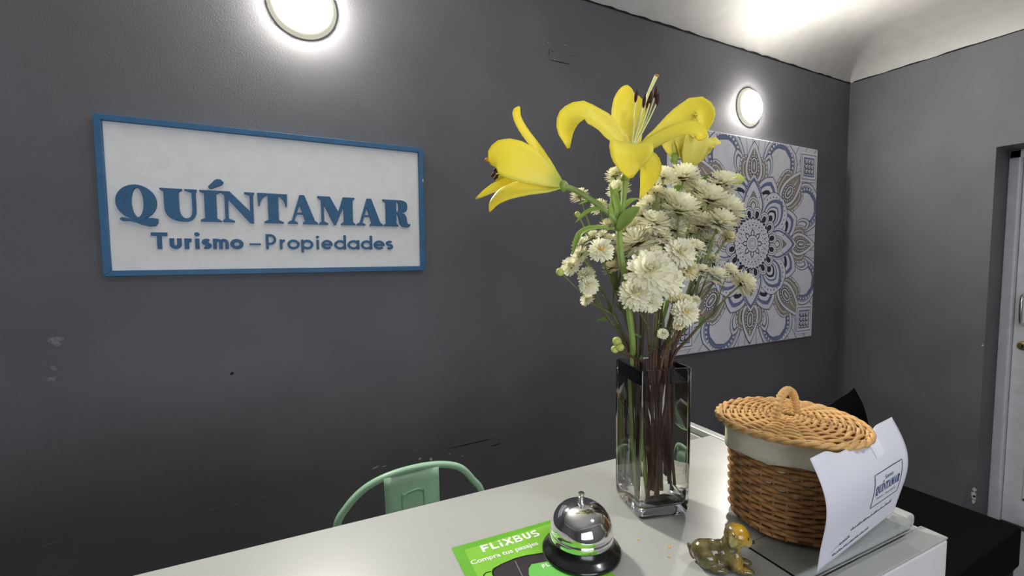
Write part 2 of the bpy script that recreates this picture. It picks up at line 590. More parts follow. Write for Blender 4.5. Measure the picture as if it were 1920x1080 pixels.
# wear on the walls: chips of bare plaster and scuffs, each a thin flake
def flake(u, v, wd, hg, m, name='paint_chip', ang=0.0, parent=None, n=9):
    c = EYE + (at(u, v, 1) - EYE) * (YB / (at(u, v, 1) - EYE).y)
    pts = []
    for k in range(n):
        a = 2 * PI * k / n
        r = random.uniform(.55, 1.1)
        x, z = wd / 2 * r * math.cos(a), hg / 2 * r * math.sin(a)
        pts.append((x * math.cos(ang) - z * math.sin(ang), x * math.sin(ang) + z * math.cos(ang)))
    return G().prism(pts, Vector((c.x, YB - .0007, c.z)), EX, EZ, -EYv, .0006).build(name, m, parent or wall_back)


for u, v, wd, hg, m, a in ((104, 636, .035, .022, 'scuff', .1), (108, 645, .02, .012, 'scuff', 0), (101, 690, .02, .016, 'scuff', 0), (97, 710, .022, .016, 'scuff', 0),
                        (808, 861, .016, .013, 'plaster', 0), (787, 860, .016, .007, 'plaster', .2), (780, 845, .010, .009, 'scuff', 0),
                        (703, 877, .030, .004, 'plaster', .3), (720, 874, .022, .004, 'plaster', .15), (728, 850, .003, .022, 'scuff', .05),
                        (760, 868, .014, .003, 'scuff', .2), (843, 851, .007, .004, 'plaster', 0), (866, 855, .005, .004, 'plaster', 0),
                        (650, 900, .006, .005, 'scuff', 0), (888, 911, .006, .005, 'plaster', .6), (442, 945, .020, .004, 'scuff', .15),
                        (495, 932, .05, .0018, 'scuff', .03), (400, 953, .06, .0018, 'scuff', .04), (100, 1018, .045, .003, 'scuff', .12), (1137, 793, .012, .004, 'scuff', 0),
                        (1080, 795, .035, .003, 'scuff', .1), (1112, 797, .02, .002, 'scuff', .1), (435, 700, .012, .010, 'crack', 0),
                        (1028, 80, .004, .004, 'plaster', 0), (1060, 85, .005, .005, 'plaster', 0), (1040, 112, .004, .006, 'plaster', 0),
                        (1064, 101, .004, .004, 'scuff', 0), (1592, 269, .006, .004, 'plaster', 0),
                        (1035.5, 97.5, .006, .006, 'crack', 0), (1070, 105, .006, .006, 'crack', 0), (1029.5, 99, .003, .042, 'crack', 0), (885, 831, .20, .003, 'crack', .02),
                        (1052, 117, .118, .003, 'crack', 0), (930, 834, .05, .005, 'crack', .1)):
    flake(u, v, wd, hg, M[m], 'paint_chip' if m != 'crack' else 'crack', a, n=9 if wd < .08 else 24)
# chips on the corner of the door reveal
for z, dy, hh in ((.205, .010, .022), (.176, .013, .034), (.158, .010, .030), (.138, .009, .03), (.98, .005, .008)):
    pts = [(dy * math.cos(2 * PI * k / 14) * random.uniform(.55, 1.1), hh / 2 * math.sin(2 * PI * k / 14) * random.uniform(.6, 1.15)) for k in range(14)]
    G().prism(pts, Vector((XR - .0008, DY1 + .006, z)), EYv, EZ, EX, .0007).build('paint_chip', M['plaster'], wall_right)

# door, deep in its reveal
door = struct(thing('door_1', 'white painted door with narrow moulded frame set deep in dark reveal', 'door', (XR + .2, (DY0 + DY1) / 2, 0)))
del door['category']
g = G()
g.box((XR + .175, DY1 - .045, 0), (XR + .24, DY1, DZ))
g.box((XR + .175, DY0, 0), (XR + .24, DY0 + .045, DZ))
g.box((XR + .175, DY0, DZ - .045), (XR + .24, DY1, DZ))
g.build('door_frame', M['door'], door, bevel=.004)
leaf = G().box((XR + .205, DY0 + .047, .008), (XR + .245, DY1 - .047, DZ - .047)).build('door_leaf', M['door'], door, bevel=.002)
g = G()
for a, b, z0, z1 in ((DY0 + .12, DY1 - .12, .15, .85), (DY0 + .12, DY1 - .12, 1.02, 1.85)):
    for q in ((a, z0, b, z0 + .02), (a, z1 - .02, b, z1), (a, z0, a + .02, z1), (b - .02, z0, b, z1)):
        g.box((XR + .195, q[0], q[1]), (XR + .206, q[2], q[3]))
g.build('panel_moulding', M['door'], leaf, bevel=.004)
hz, hy = 1.165, .843
g = G()
g.tube(smooth_path([(XR + .205, hy, hz + .08), (XR + .165, hy, hz + .065), (XR + .155, hy, hz), (XR + .165, hy, hz - .065), (XR + .205, hy, hz - .08)], 16), .008, 10)
g.build('handle', M['steel'], leaf, smooth=True)
lk = G()
lk.add([], [])
o = Vector((0, 0, 0))
prof = [(0, .016), (.010, .016), (.012, .014), (.020, .012), (.022, .008), (.024, 0)]
for k in range(24):
    pass
ring = []
n = len(prof)
vs = []
for k in range(24):
    a = 2 * PI * k / 24
    vs += [(XR + .205 - z, .838 + r * math.cos(a), .972 + r * math.sin(a)) for r, z in prof]
lk.add(vs, [(k * n + i, ((k + 1) % 24) * n + i, ((k + 1) % 24) * n + i + 1, k * n + i + 1) for k in range(24) for i in range(n - 1)])
lk.build('lock_cylinder', M['brass'], leaf, smooth=True, auto=40)
G().box((XR + .187, .835, .964), (XR + .19, .841, .980)).build('keyhole', M['black'], leaf)
G().box((XR + .17, DY0, 0), (XR + .25, DY1, .006)).build('threshold', M['gap'], door)


# ------------------------------------------------------------------ wall lamps
def wall_lamp(x, z, label, glow, y=YB, sgn=-1):
    t = thing('wall_lamp', label, 'lamp', (x, y, z), 'round wall lamps')
    seg = 48

    def disc(prof, name, m):
        g = G()
        n = len(prof)
        vs = []
        for k in range(seg):
            a = 2 * PI * k / seg
            vs += [(x + r * math.cos(a), y + sgn * d, z + r * math.sin(a)) for r, d in prof]
        g.add(vs, [(k * n + i, ((k + 1) % seg) * n + i, ((k + 1) % seg) * n + i + 1, k * n + i + 1) for k in range(seg) for i in range(n - 1)])
        return g.build(name, m, t, smooth=True, auto=35)
    disc([(.0, .001), (.098, .001), (.0995, .0015), (.0985, .0030), (.0880, .0080), (.078, .012)], 'base_ring', M['lamp_ring'])
    disc([(.1002, .0015), (.0995, .0035), (.0960, .0080), (.0900, .0130), (.0800, .0175)], 'diffuser_edge', M['lamp_side'])
    disc([(.0800, .0170), (.0795, .0205), (.077, .0245), (.071, .0290), (.060, .0330), (.042, .0365), (.02, .0385), (0, .039)], 'diffuser', M[glow])
    return t


wall_lamp(.090, 1.45 + .80, 'round glowing wall lamp above the blue framed sign', 'lamp_glow')
wall_lamp(2.262, 1.45 + .80, 'round glowing wall lamp above the mandala canvas', 'lamp_glow_far')
cl = thing('added_fill_lamp', 'added round fill lamp on the ceiling, unseen above and behind the viewer', 'lamp', (1.0, -.45, ZT + CH))  # added out of view to brighten the walls, sign and canvas
G().lathe([(0, -.001), (.15, -.001), (.152, -.02), (.14, -.03), (.135, -.03)], WL[cl.name], 48).build('fill_lamp_body', M['lamp_ring'], cl, smooth=True, auto=40)
G().lathe([(.135, -.03), (.12, -.042), (.07, -.052), (0, -.055)], WL[cl.name], 48).build('diffuser', M['lamp_glow_fill'], cl, smooth=True)

# ------------------------------------------------------------------ sign
sx0, sx1, sz0, sz1 = -.4265, .461, 1.412, 1.8435
fy = YB - .025
sign = thing('company_sign', 'white sign board with blue frame and raised blue letters', 'sign', (0, YB, sz0))
fw = .0152
X0, X1, Z0, Z1 = sx0, sx1, sz0, sz1
strips = [[(X0, Z1), (X1, Z1), (X1 - fw, Z1 - fw), (X0 + fw, Z1 - fw)], [(X0, Z0), (X0 + fw, Z0 + fw), (X1 - fw, Z0 + fw), (X1, Z0)],
          [(X0, Z0), (X0, Z1 - .0006), (X0 + fw, Z1 - fw - .0006), (X0 + fw, Z0 + fw)], [(X1, Z0), (X1 - fw, Z0 + fw), (X1 - fw, Z1 - fw), (X1, Z1)]]
for k, pts in enumerate(strips):
    d = (.025, .025, .0252, .0248)[k]
    G().prism(pts, Vector((0, YB - d, 0)), EX, EZ, EYv, d - .0005).build('frame_strip', M['sign_blue'], sign, bevel=.0008)
G().box((X0 + fw * .5, YB - .010, Z0 + fw * .5), (X1 - fw * .5, YB - .002, Z1 - fw * .5)).build('sign_board', M['sign_board'], sign)


def bez(p0, p1, p2, p3, n=8):
    out = []
    for k in range(n + 1):
        t = k / n
        a, b, c, d = (1 - t) ** 3, 3 * t * (1 - t) ** 2, 3 * t * t * (1 - t), t ** 3
        out.append((a * p0[0] + b * p1[0] + c * p2[0] + d * p3[0], a * p0[1] + b * p1[1] + c * p2[1] + d * p3[1]))
    return out


def serif(a, b, s0, s1, y, up):
    q = 1 if up else -1
    return [(a, y), (b, y), (b, y + q * .045), (s1, y + q * .11), (s0, y + q * .11), (a, y + q * .045)]


def ringpoly(cx, cy, rx, ry, ix, iy, jx, jy, n=36):
    o = [(cx + rx * math.cos(2 * PI * k / n), cy + ry * math.sin(2 * PI * k / n)) for k in range(n)]
    i = [(ix + jx * math.cos(2 * PI * k / n), iy + jy * math.sin(2 * PI * k / n)) for k in range(n)]
    return [[o[k], o[(k + 1) % n], i[(k + 1) % n], i[k]] for k in range(n)]


GL = {
    'Q': ringpoly(.49, .535, .49, .525, .515, .525, .152, .445) + [[(.08, .0), (.13, .06), (.3, .03), (.45, -.0), (.6, .02), (.75, .06), (.9, .06), (1.0, .04), (.99, -.09), (.92, -.18), (.78, -.2), (.6, -.15), (.45, -.08), (.3, -.04), (.15, -.05)]],
    'U': [[(.098, .95)] + bez((.098, .42), (.10, .1), (.3, -.02), (.58, -.02)) + bez((.58, -.02), (.8, -.02), (.913, .1), (.913, .38)) + [(.913, .95), (.815, .95)]
          + bez((.815, .38), (.815, .17), (.76, .09), (.66, .085)) + bez((.66, .085), (.54, .085), (.468, .2), (.468, .42)) + [(.468, .95)],
          serif(0, .565, .098, .468, 1, False), serif(.63, .946, .815, .913, 1, False)],
    'I': [[(.12, .02), (.44, .02), (.44, .98), (.12, .98)], serif(0, .562, .12, .44, 1, False), serif(0, .562, .12, .44, 0, True),
          [(.26, 1.07), (.24, 1.12), (.42, 1.33), (.5, 1.375), (.6, 1.365), (.665, 1.29), (.62, 1.2), (.33, 1.06)]],
    'N': [[(0, 1), (.25, 1), (.86, .32), (.91, .25), (.91, -.02), (.80, -.02), (.1, .86), (0, .95)], [(.1, .9), (.19, .76), (.19, .02), (.1, .02)],
          [(.816, .3), (.816, .98), (.91, .98), (.91, .2)], serif(.66, .948, .816, .91, 1, False), serif(.03, .36, .1, .19, 0, True)],
    'T': [[(.0, 1), (.9, 1), (.9, .93), (0, .93)], [(.307, .98), (.622, .98), (.622, .02), (.307, .02)],
          [(0, .95), (.31, .95), (.22, .9), (.13, .8), (.075, .68), (.055, .57), (.02, .57)], [(.9, .95), (.59, .95), (.68, .9), (.77, .8), (.825, .68), (.845, .57), (.88, .57)],
          serif(.18, .77, .307, .622, 0, True)],
    'A': [[(.37, .94), (.395, 1), (.545, 1), (.89, .04), (.56, .04), (.385, .66)], [(.39, 1), (.44, .86), (.19, .04), (.10, .04)],
          [(.22, .39), (.52, .39), (.54, .33), (.2, .33)], serif(0, .313, .10, .19, 0, True), serif(.474, .961, .56, .88, 0, True)],
    'M': [[(0, 1), (.41, 1), (.71, .42), (.585, -.01), (.53, -.01), (.16, .82), (0, .95)], [(.53, -.01), (.59, -.01), (.93, .82), (.93, 1), (.86, 1)],
          [(.87, .02), (.87, 1), (1.18, 1), (1.18, .02)], [(.114, .9), (.2, .78), (.2, .02), (.114, .02)], serif(.03, .33, .114, .2, 0, True), serif(.77, 1.266, .87, 1.18, 0, True),
          [(1.1, 1), (1.255, 1), (1.255, .955), (1.18, .89), (1.1, .89)]],
    'R': [[(.11, .02), (.5, .02), (.5, .98), (.11, .98)], [(0, 1), (.5, 1), (.5, .89), (.11, .89), (0, .955)], serif(.03, .57, .11, .5, 0, True),
          [(.5, 1)] + bez((.62, 1), (.85, 1), (.93, .92), (.93, .76)) + bez((.93, .76), (.93, .6), (.85, .52), (.66, .5)) + [(.5, .5), (.5, .555)]
          + bez((.54, .56), (.6, .57), (.61, .65), (.61, .76)) + bez((.61, .76), (.61, .88), (.59, .945), (.5, .945)),
          [(.5, .52), (.7, .52), (.83, .46), (.89, .35), (.91, .18), (.945, .09), (1.03, .10), (1.04, .06), (.98, -.02), (.86, -.03), (.72, .0), (.63, .1), (.6, .3), (.57, .44), (.5, .47)]],
}
CAP = .0905
WORD = [('Q', -.3926), ('U', -.2953), ('I', -.2028), ('N', -.151), ('T', -.057), ('A', .0242), ('M', .1118), ('A', .2300), ('R', .3177)]
ZBASE = 1.45 + .1168
for ch, x in WORD:
    g = G()
    for k, poly in enumerate(GL[ch]):
        kk = 0 if (ch == 'Q' and k < 36) else k + 1
        g.prism([(x + p[0] * CAP, ZBASE + p[1] * CAP) for p in poly], Vector((0, YB - .0215 - .00009 * kk, 0)), EX, EZ, EYv, .0114)
    g.build('letter', M['sign_blue2'], sign)

# second line, drawn with strokes
zb, xh, cp = 1.45 + .0365, .0305, .0465


def arc(cx, cz, rx, rz, a0, a1, n=18):
    return [(cx + rx * math.cos(math.radians(a0 + (a1 - a0) * k / n)), cz + rz * math.sin(math.radians(a0 + (a1 - a0) * k / n))) for k in range(n + 1)]


def strokes(ch, a, b, sw):
    h = sw / 2
    A, B, m, rx = a + h, b - h, (a + b) / 2, (b - a - sw) / 2
    lo_, hi_ = zb + h, zb + xh - h
    mid, rz = zb + xh / 2, xh / 2 - h
    ring = ('c', arc(m, mid, rx, rz, 0, 360, 30)[:-1])
    if ch == 'T':
        return [('o', [(a, zb + cp - h), (b, zb + cp - h)]), ('o', [(m, zb), (m, zb + cp - sw)])]
    if ch == 'u':
        return [('o', [(A, zb + xh)] + arc(m, zb + h + rx, rx, rx, 180, 360, 14) + [(B, zb + xh)])]
    if ch == 'r':
        return [('o', [(A, zb), (A, zb + xh)]), ('o', [(A, zb + xh * .55)] + arc(B, zb + xh * .55, B - A, xh * .45 - h, 170, 80, 8))]
    if ch == 'i':
        return [('o', [(m, zb), (m, zb + xh)]), ('d', (m, zb + xh + sw * 1.25, sw * .62))]
    if ch == 's':
        r1 = rz / 2
        return [('o', arc(m, hi_ - r1, rx, r1, 40, 250, 12) + arc(m, lo_ + r1, rx, r1, 80, -140, 12))]
    if ch == 'm':
        q = (B - A) / 2
        return [('o', [(A, zb), (A, zb + xh)]), ('o', [(A, hi_ - q / 2)] + arc(A + q / 2, hi_ - q / 2, q / 2, q / 2, 180, 0, 8) + [(A + q, zb)]),
                ('o', [(A + q, hi_ - q / 2)] + arc(A + q * 1.5, hi_ - q / 2, q / 2, q / 2, 180, 0, 8) + [(B, zb)])]
    if ch == 'o':
        return [ring]
    if ch == '-':
        return [('o', [(a, zb + .0152), (b, zb + .0152)])]
    if ch == 'P':
        r = cp * .28
        return [('o', [(A, zb), (A, zb + cp)]), ('o', [(A, zb + cp - h), (B - r, zb + cp - h)] + arc(B - r, zb + cp - h - r, r, r, 90, -90, 12) + [(A, zb + cp - h - 2 * r)])]
    if ch == 'p':
        return [ring, ('o', [(A, zb - .010), (A, zb + xh)])]
    if ch == 'e':
        return [('o', arc(m, mid, rx, rz, 0, 318, 26)), ('o', [(A, mid), (B + h, mid)])]
    if ch == 'd':
        return [ring, ('o', [(B, zb), (B, zb + cp)])]
    if ch == 'a':
        return [ring, ('o', [(B, zb), (B, zb + xh)])]


LINE2 = [('T', -.3208, -.2846), ('u', -.2795, -.2521), ('r', -.2448, -.2255), ('i', -.2217, -.2075), ('s', -.2036, -.1801), ('m', -.1761, -.1373), ('o', -.1332, -.0990),
         ('-', -.083, -.0531), ('P', -.0392, -.0105), ('r', -.001, .0155), ('o', .0199, .055), ('p', .0596, .0955), ('i', .1019, .1146), ('e', .1194, .1535),
         ('d', .1584, .195), ('a', .2, .2375), ('d', .2427, .2795), ('e', .2848, .3207), ('s', .3261, .3499)]
for k, (ch, a, b) in enumerate(LINE2):
    sw = .0098 if k < 7 else (.0072 if ch != '-' else .005)
    if ch == 'm':
        sw = .0085
    g = G()
    for q_, st in enumerate(strokes(ch, a, b, sw)):
        yo = Vector((0, YB - .0185 - .0001 * q_, 0))
        if st[0] == 'd':
            cx, cz, r = st[1]
            g.prism([(cx + r * math.cos(2 * PI * q / 14), cz + r * math.sin(2 * PI * q / 14)) for q in range(14)], yo, EX, EZ, EYv, .0085)
        else:
            g.strip(st[1], sw, Vector((0, YB - .0095, 0)), EX, EZ, -EYv, .0090 + .0001 * q_, st[0] == 'c')
    g.build('letter' if ch != '-' else 'dash', M['sign_blue2'], sign)
# little bite and nail holes in the frame
G().ell((X1 - .002, fy - .0002, 1.73), (.002, .0012, .006)).build('frame_chip', M['plaster'], sign)

# ------------------------------------------------------------------ mandala canvas
cx0, cx1, cz0, cz1 = 1.663, 2.868, 1.45 - .486, 1.45 + .633
cyf = YB - .025
canvas = thing('mandala_canvas', 'square canvas print of a blue, grey and tan mandala', 'canvas', ((cx0 + cx1) / 2, YB, cz0))
G().box((cx0, cyf, cz0), (cx1, YB - .001, cz1)).build('stretched_canvas', M['canvas'], canvas, bevel=.003)
KEYS = ['c_white', 'c_blue', 'c_pale', 'c_navy', 'c_grey', 'c_tan']
MCX, MCZ, U = 2.278, 1.45 + .072, .559
g = G()
LAYER = [0]


def put(pts, key):
    g.cur = KEYS.index(key)
    LAYER[0] += 1
    yy = cyf - .0003 - LAYER[0] * 3.0e-6
    g.add([(MCX + p[0] * U * 1.075, yy, MCZ + p[1] * U) for p in pts], [tuple(range(len(pts)))])


def pol(r, a):
    return (r * math.cos(a), r * math.sin(a))


def petal(r0, r1, wd, ang, kind='p', n=12):
    L, R = [], []
    for k in range(n + 1):
        t = k / n
        if kind == 'p':
            h = wd * (math.sin(PI * t ** .72) ** .75 if 0 < t < 1 else 0) * (1 - .25 * t)
        elif kind == 'r':
            h = wd * math.sqrt(max(0, 1 - abs(2 * t - 1) ** 2.6))
        else:
            h = wd * (math.sin(PI * t ** 1.15) ** .7 if 0 < t < 1 else 0)
        r = r0 + (r1 - r0) * t
        L.append((r, h))
        R.append((r, -h))
    pts = L + R[::-1][1:-1]
    ca, sa = math.cos(ang), math.sin(ang)
    return [(x * ca - y * sa, x * sa + y * ca) for x, y in pts]


def nest(r0, r1, wd, ang, kind, seq):
    for ins, key in seq:
        if wd - ins > .004:
            put(petal(r0 + ins * 1.2, r1 - ins * (2.0 if kind != 'r' else 1.1), wd - ins, ang, kind), key)


def dot(x, y, r, key, n=8):
    put([(x + r * math.cos(2 * PI * k / n), y + r * math.sin(2 * PI * k / n)) for k in range(n)], key)


D8 = [k * PI / 4 for k in range(8)]
# faint background rays
for k in range(72):
    a = 2 * PI * k / 72 + .02
    put([pol(.75, a - .004), pol(1.5, a - .006), pol(1.5, a + .006), pol(.75, a + .004)], 'c_pale')
# big rounded outer arcs with beads
for a in D8:
    for s in (-.30, .30):
        if int(round(a / (PI / 4))) % 2 == 1:
            aa = a + s * 1.12
            nest(.62, 1.14, .255, aa, 'r', ((0, 'c_grey'), (.010, 'c_white'), (.03, 'c_pale'), (.05, 'c_grey'), (.058, 'c_blue')))
            for q in range(19):
                b = PI * (q / 18 - .5) * 1.2
                x, y = .88 + .215 * math.cos(b) * 1.0, .19 * math.sin(b)
                dot(x * math.cos(aa) - y * math.sin(aa), x * math.sin(aa) + y * math.cos(aa), .013, 'c_white')
            nest(.62, 1.05, .165, aa, 'r', ((0, 'c_grey'), (.008, 'c_white'), (.02, 'c_white')))
# small filler leaves
for a in D8:
    for s in (-.16, .16):
        nest(.62, .92, .075, a + s * (1.6 if int(round(a / (PI / 4))) % 2 == 0 else 1.0), 'q',
             ((0, 'c_grey'), (.008, 'c_white'), (.022, 'c_pale'), (.03, 'c_navy'), (.036, 'c_white')) if int(round(a / (PI / 4))) % 2 == 0 else ((0, 'c_grey'), (.008, 'c_white'), (.03, 'c_tan'), (.05, 'c_white')))
# flanking tan petals, then tan leaves on the axes and diagonals
for k8, a in enumerate(D8):
    ext = .97 if k8 % 2 == 0 else 1.06
    for s in (-1, 1):
        nest(.56, ext - .12, .105, a + s * .135, 'r', ((0, 'c_grey'), (.007, 'c_white'), (.022, 'c_tan'), (.05, 'c_white'), (.058, 'c_tan')))
        for q in range(10):
            b = PI * (q / 9 - .5)
            x, y = .70 + (ext - .12 - .70 - .02) * math.cos(b), .09 * math.sin(b)
            b2 = a + s * .135
            dot(x * math.cos(b2) - y * math.sin(b2), x * math.sin(b2) + y * math.cos(b2), .008, 'c_grey', 6)
for k8, a in enumerate(D8):
    ext = .985 if k8 % 2 == 0 else 1.10
    nest(.56, ext, .135, a, 'p', ((0, 'c_navy'), (.006, 'c_white'), (.034, 'c_grey'), (.039, 'c_tan')))
    cr = .74
    for q in range(16):
        b = 2 * PI * q / 16
        x, y = cr + .098 * math.cos(b), .066 * math.sin(b)
        dot(x * math.cos(a) - y * math.sin(a), x * math.sin(a) + y * math.cos(a), .015, 'c_navy', 7)
        dot(x * math.cos(a) - y * math.sin(a), x * math.sin(a) + y * math.cos(a), .010, 'c_white', 7)
    nest(cr - .085, cr + .09, .052, a, 'r', ((0, 'c_navy'), (.007, 'c_white'), (.020, 'c_navy'), (.026, 'c_tan'), (.038, 'c_navy'), (.042, 'c_white')))
    for q in range(5):
        x = cr + .12 + q * .02
        dot(x * math.cos(a), x * math.sin(a), .010 - q * .001, 'c_white', 7)
# blue pointed petals between
for a in [PI / 8 + k * PI / 4 for k in range(8)]:
    nest(.30, .72, .155, a, 'q', ((0, 'c_grey'), (.006, 'c_white'), (.030, 'c_blue'), (.052, 'c_white'), (.075, 'c_navy'), (.098, 'c_white'), (.128, 'c_navy')))
# rounded shoulders and blue points on the diagonals
for k8, a in enumerate(D8):
    if k8 % 2 == 1:
        nest(.2, .635, .20, a, 'r', ((0, 'c_navy'), (.006, 'c_white')))
        for q in range(11):
            b = PI * (q / 10 - .5) * .9
            x, y = .42 + .17 * math.cos(b), .165 * math.sin(b)
            dot(x * math.cos(a) - y * math.sin(a), x * math.sin(a) + y * math.cos(a), .008, 'c_navy', 6)
        nest(.2, .60, .135, a, 'q', ((0, 'c_blue'), (.022, 'c_white'), (.045, 'c_blue'), (.056, 'c_white'), (.07, 'c_navy'), (.085, 'c_white'), (.105, 'c_navy')))
# large axis petals
for k8, a in enumerate(D8):
    if k8 % 2 == 0:
        nest(.2, .675, .175, a, 'p', ((0, 'c_grey'), (.005, 'c_white'), (.018, 'c_blue'), (.038, 'c_white')))
        for q in range(9):
            for s in (-1, 1):
                t = .25 + q * .03
                x, y = .30 + t * .6, s * (.118 - abs(q - 2.5) * .012)
                dot(x * math.cos(a) - y * math.sin(a), x * math.sin(a) + y * math.cos(a), .007, 'c_navy', 6)
        nest(.22, .51, .095, a, 'p', ((0, 'c_navy'), (.004, 'c_tan')))
        nest(.22, .46, .085, a, 'r', ((0, 'c_grey'), (.006, 'c_white'), (.018, 'c_tan'), (.03, 'c_white'), (.042, 'c_grey'), (.047, 'c_tan'), (.06, 'c_white')))
# dark ground and loops round the centre disc
dotn = 44
put([pol(.265 + .012 * (k % 2), 2 * PI * k / dotn) for k in range(dotn)], 'c_navy')
for k in range(16):
    a = PI / 16 + k * PI / 8
    nest(.20, .365, .066, a, 'r', ((0, 'c_navy'), (.006, 'c_white'), (.021, 'c_navy'), (.026, 'c_white'), (.040, 'c_navy')))
put([pol(.252 + .008 * math.cos(36 * 2 * PI * k / 288), 2 * PI * k / 288) for k in range(288)], 'c_navy')
put([pol(.238 + .007 * math.cos(32 * 2 * PI * k / 256), 2 * PI * k / 256) for k in range(256)], 'c_white')
for k in range(32):
    dot(*pol(.205, 2 * PI * (k + .5) / 32), .007, 'c_grey', 6)
for k in range(24):
    a = 2 * PI * k / 24
    put([pol(.188, a - .05), pol(.166, a), pol(.188, a + .05)], 'c_navy')
for k in range(32):
    dot(*pol(.152, 2 * PI * k / 32), .0055, 'c_grey', 6)
put([pol(.145 if k % 2 == 0 else .098, 2 * PI * k / 16) for k in range(16)], 'c_navy')
for a in D8:
    put(petal(.08, .128, .017, a, 'p'), 'c_white')
    put(petal(.085, .112, .015, a + PI / 8, 'r'), 'c_white')
for r, key in ((.083, 'c_navy'), (.078, 'c_white'), (.056, 'c_navy'), (.051, 'c_white'), (.034, 'c_grey'), (.029, 'c_white')):
    put([pol(r, 2 * PI * (k + .5) / (8 if r < .06 else 32)) for k in range(8 if r < .06 else 32)], key)
# corner ornaments
hx, hz_ = (cx1 - cx0) / 2 / U / 1.075, (cz1 - cz0) / 2 / U
for sx in (-1, 1):
    for sz in (-1, 1):
        c = ((((cx0 + cx1) / 2) - MCX) / U / 1.075 + sx * (hx - .155), (((cz0 + cz1) / 2) - MCZ) / U + sz * (hz_ - .20))
        for q, key in ((.15, 'c_white'), (.13, 'c_grey'), (.122, 'c_white'), (.098, 'c_blue'), (.082, 'c_white')):
            put([(c[0] - q * .9, c[1] - q), (c[0] + q * .9, c[1] - q), (c[0] + q * .9, c[1] + q), (c[0] - q * .9, c[1] + q)], key)
        for q in range(9):
            x, y = c[0] + (q % 3 - 1) * .045, c[1] + (q // 3 - 1) * .05
            dot(x, y, .028, 'c_navy', 10)
            dot(x + .004, y + .004, .020, 'c_white', 10)
            dot(x, y, .011, 'c_navy', 8)
            dot(x, y, .007, 'c_white', 8)
me = g.mesh('mandala_print', [M[k] for k in KEYS], WL[canvas.name])
bm = bmesh.new()
bm.from_mesh(me)
wl = WL[canvas.name]
for co, no in (((cx0 + .002, 0, 0), (-1, 0, 0)), ((cx1 - .002, 0, 0), (1, 0, 0)), ((0, 0, cz0 + .002), (0, 0, -1)), ((0, 0, cz1 - .002), (0, 0, 1))):
    bmesh.ops.bisect_plane(bm, geom=bm.verts[:] + bm.edges[:] + bm.faces[:], plane_co=Vector(co) - wl, plane_no=no, clear_outer=True)
for f in bm.faces:
    if f.normal.y > 0:
        f.normal_flip()
bm.to_mesh(me)
bm.free()
mp = bpy.data.objects.new('mandala_print', me)
C.objects.link(mp)
mp.parent = canvas

# ------------------------------------------------------------------ counter
CO = Vector((.748, .236, 0))                 # front right corner of the carcass
CU = Vector((-.9993, .0375, 0))              # along the counter, to the left
CV = Vector((.0375, .9993, 0))               # towards the wall
CL, CDp, CT = 2.35, .352, 1.10
counter = thing('reception_counter', 'long white painted reception counter with panelled front', 'counter', CO)


def cbox(g, u0, v0, z0, u1, v1, z1):
    return g.obox(CO + CU * u0 + CV * v0 + EZ * z0, CU, CV, EZ, u1 - u0, v1 - v0, z1 - z0)


cbox(G(), .0, 0, .0, CL, .022, CT - .014).build('front_panel', M['counter_edge'], counter, bevel=.003)
cbox(G(), .021, .022, CT - .034, CL, CDp - .004, CT - .0142).build('carcass_top', M['counter'], counter)
cbox(G(), .0205, .030, CT - .013, CL, CDp, CT).build('top_board', M['counter'], counter, bevel=.002)
cbox(G(), 0.0, .0225, .0, .0195, .53, CT - .0142).build('end_panel', M['counter_edge'], counter, bevel=.002)
cbox(G(), 0.0005, .034, CT - .0138, .0195, .53, CT + .002).build('end_batten', M['counter'], counter, bevel=.004)
cbox(G(), 0.0, .0, CT - .0138, .6, .0285, CT - .011).build('front_ledge', M['counter'], counter, bevel=.001)
cbox(G(), .021, .31, .70, CL, .345, CT - .036).build('back_panel', M['carcass'], counter)
cbox(G(), .021, .03, 0, CL, .30, .68).build('carcass', M['carcass'], counter)

# ------------------------------------------------------------------ green metal chair
ccx, ccy = .302, 1.20
chair = thing('metal_chair', 'mint green metal chair with curved tube back behind the counter', 'chair', (ccx, ccy - .2, 0))
hoop = smooth_path([(ccx - .155, ccy - .02, .46), (ccx - .190, ccy, .62), (ccx - .200, ccy, .755), (ccx - .172, ccy, .81), (ccx - .118, ccy, .852), (ccx - .04, ccy, .871),
                    (ccx + .06, ccy, .870), (ccx + .135, ccy, .847), (ccx + .178, ccy, .80), (ccx + .208, ccy, .745), (ccx + .194, ccy, .62), (ccx + .155, ccy - .02, .46)], 60)
G().tube(hoop, .0098, 12).build('back_hoop', M['chair'], chair, smooth=True)
g = G()
rows = 14
for side in (0, 1):
    pass
sp = [Vector((ccx - .004, ccy - .004 - .012 * math.sin(PI * k / rows), .46 + (.866 - .46) * k / rows)) for k in range(rows + 1)]
g.ribbon(sp, [.142 + .010 * k / rows for k in range(rows + 1)], Vector((0, -1, 0)), cup=.05, nx=6)
splat = g.build('back_splat', M['chair'], chair, smooth=True, solid=.0016)
ez = [(ccx - .028, .56), (ccx - .031, .795), (ccx - .027, .809), (ccx - .015, .816), (ccx + .012, .819), (ccx + .024, .813), (ccx + .029, .80), (ccx + .029, .56)]
G().tube(smooth_path([(x, ccy - .0185 + .0045 * abs((z - .66) / .2), z) for x, z in ez], 40), .0022, 6).build('embossed_rib', M['chair'], splat, smooth=True)
sv = []
for k in range(32):
    a = 2 * PI * k / 32
    c, s_ = math.cos(a), math.sin(a)
    sv.append((.185 * math.copysign(abs(c) ** .45, c), .18 * math.copysign(abs(s_) ** .45, s_)))
G().prism(sv, Vector((ccx, ccy - .19, .445)), EX, EYv, EZ, .018).build('seat', M['chair'], chair, bevel=.005)
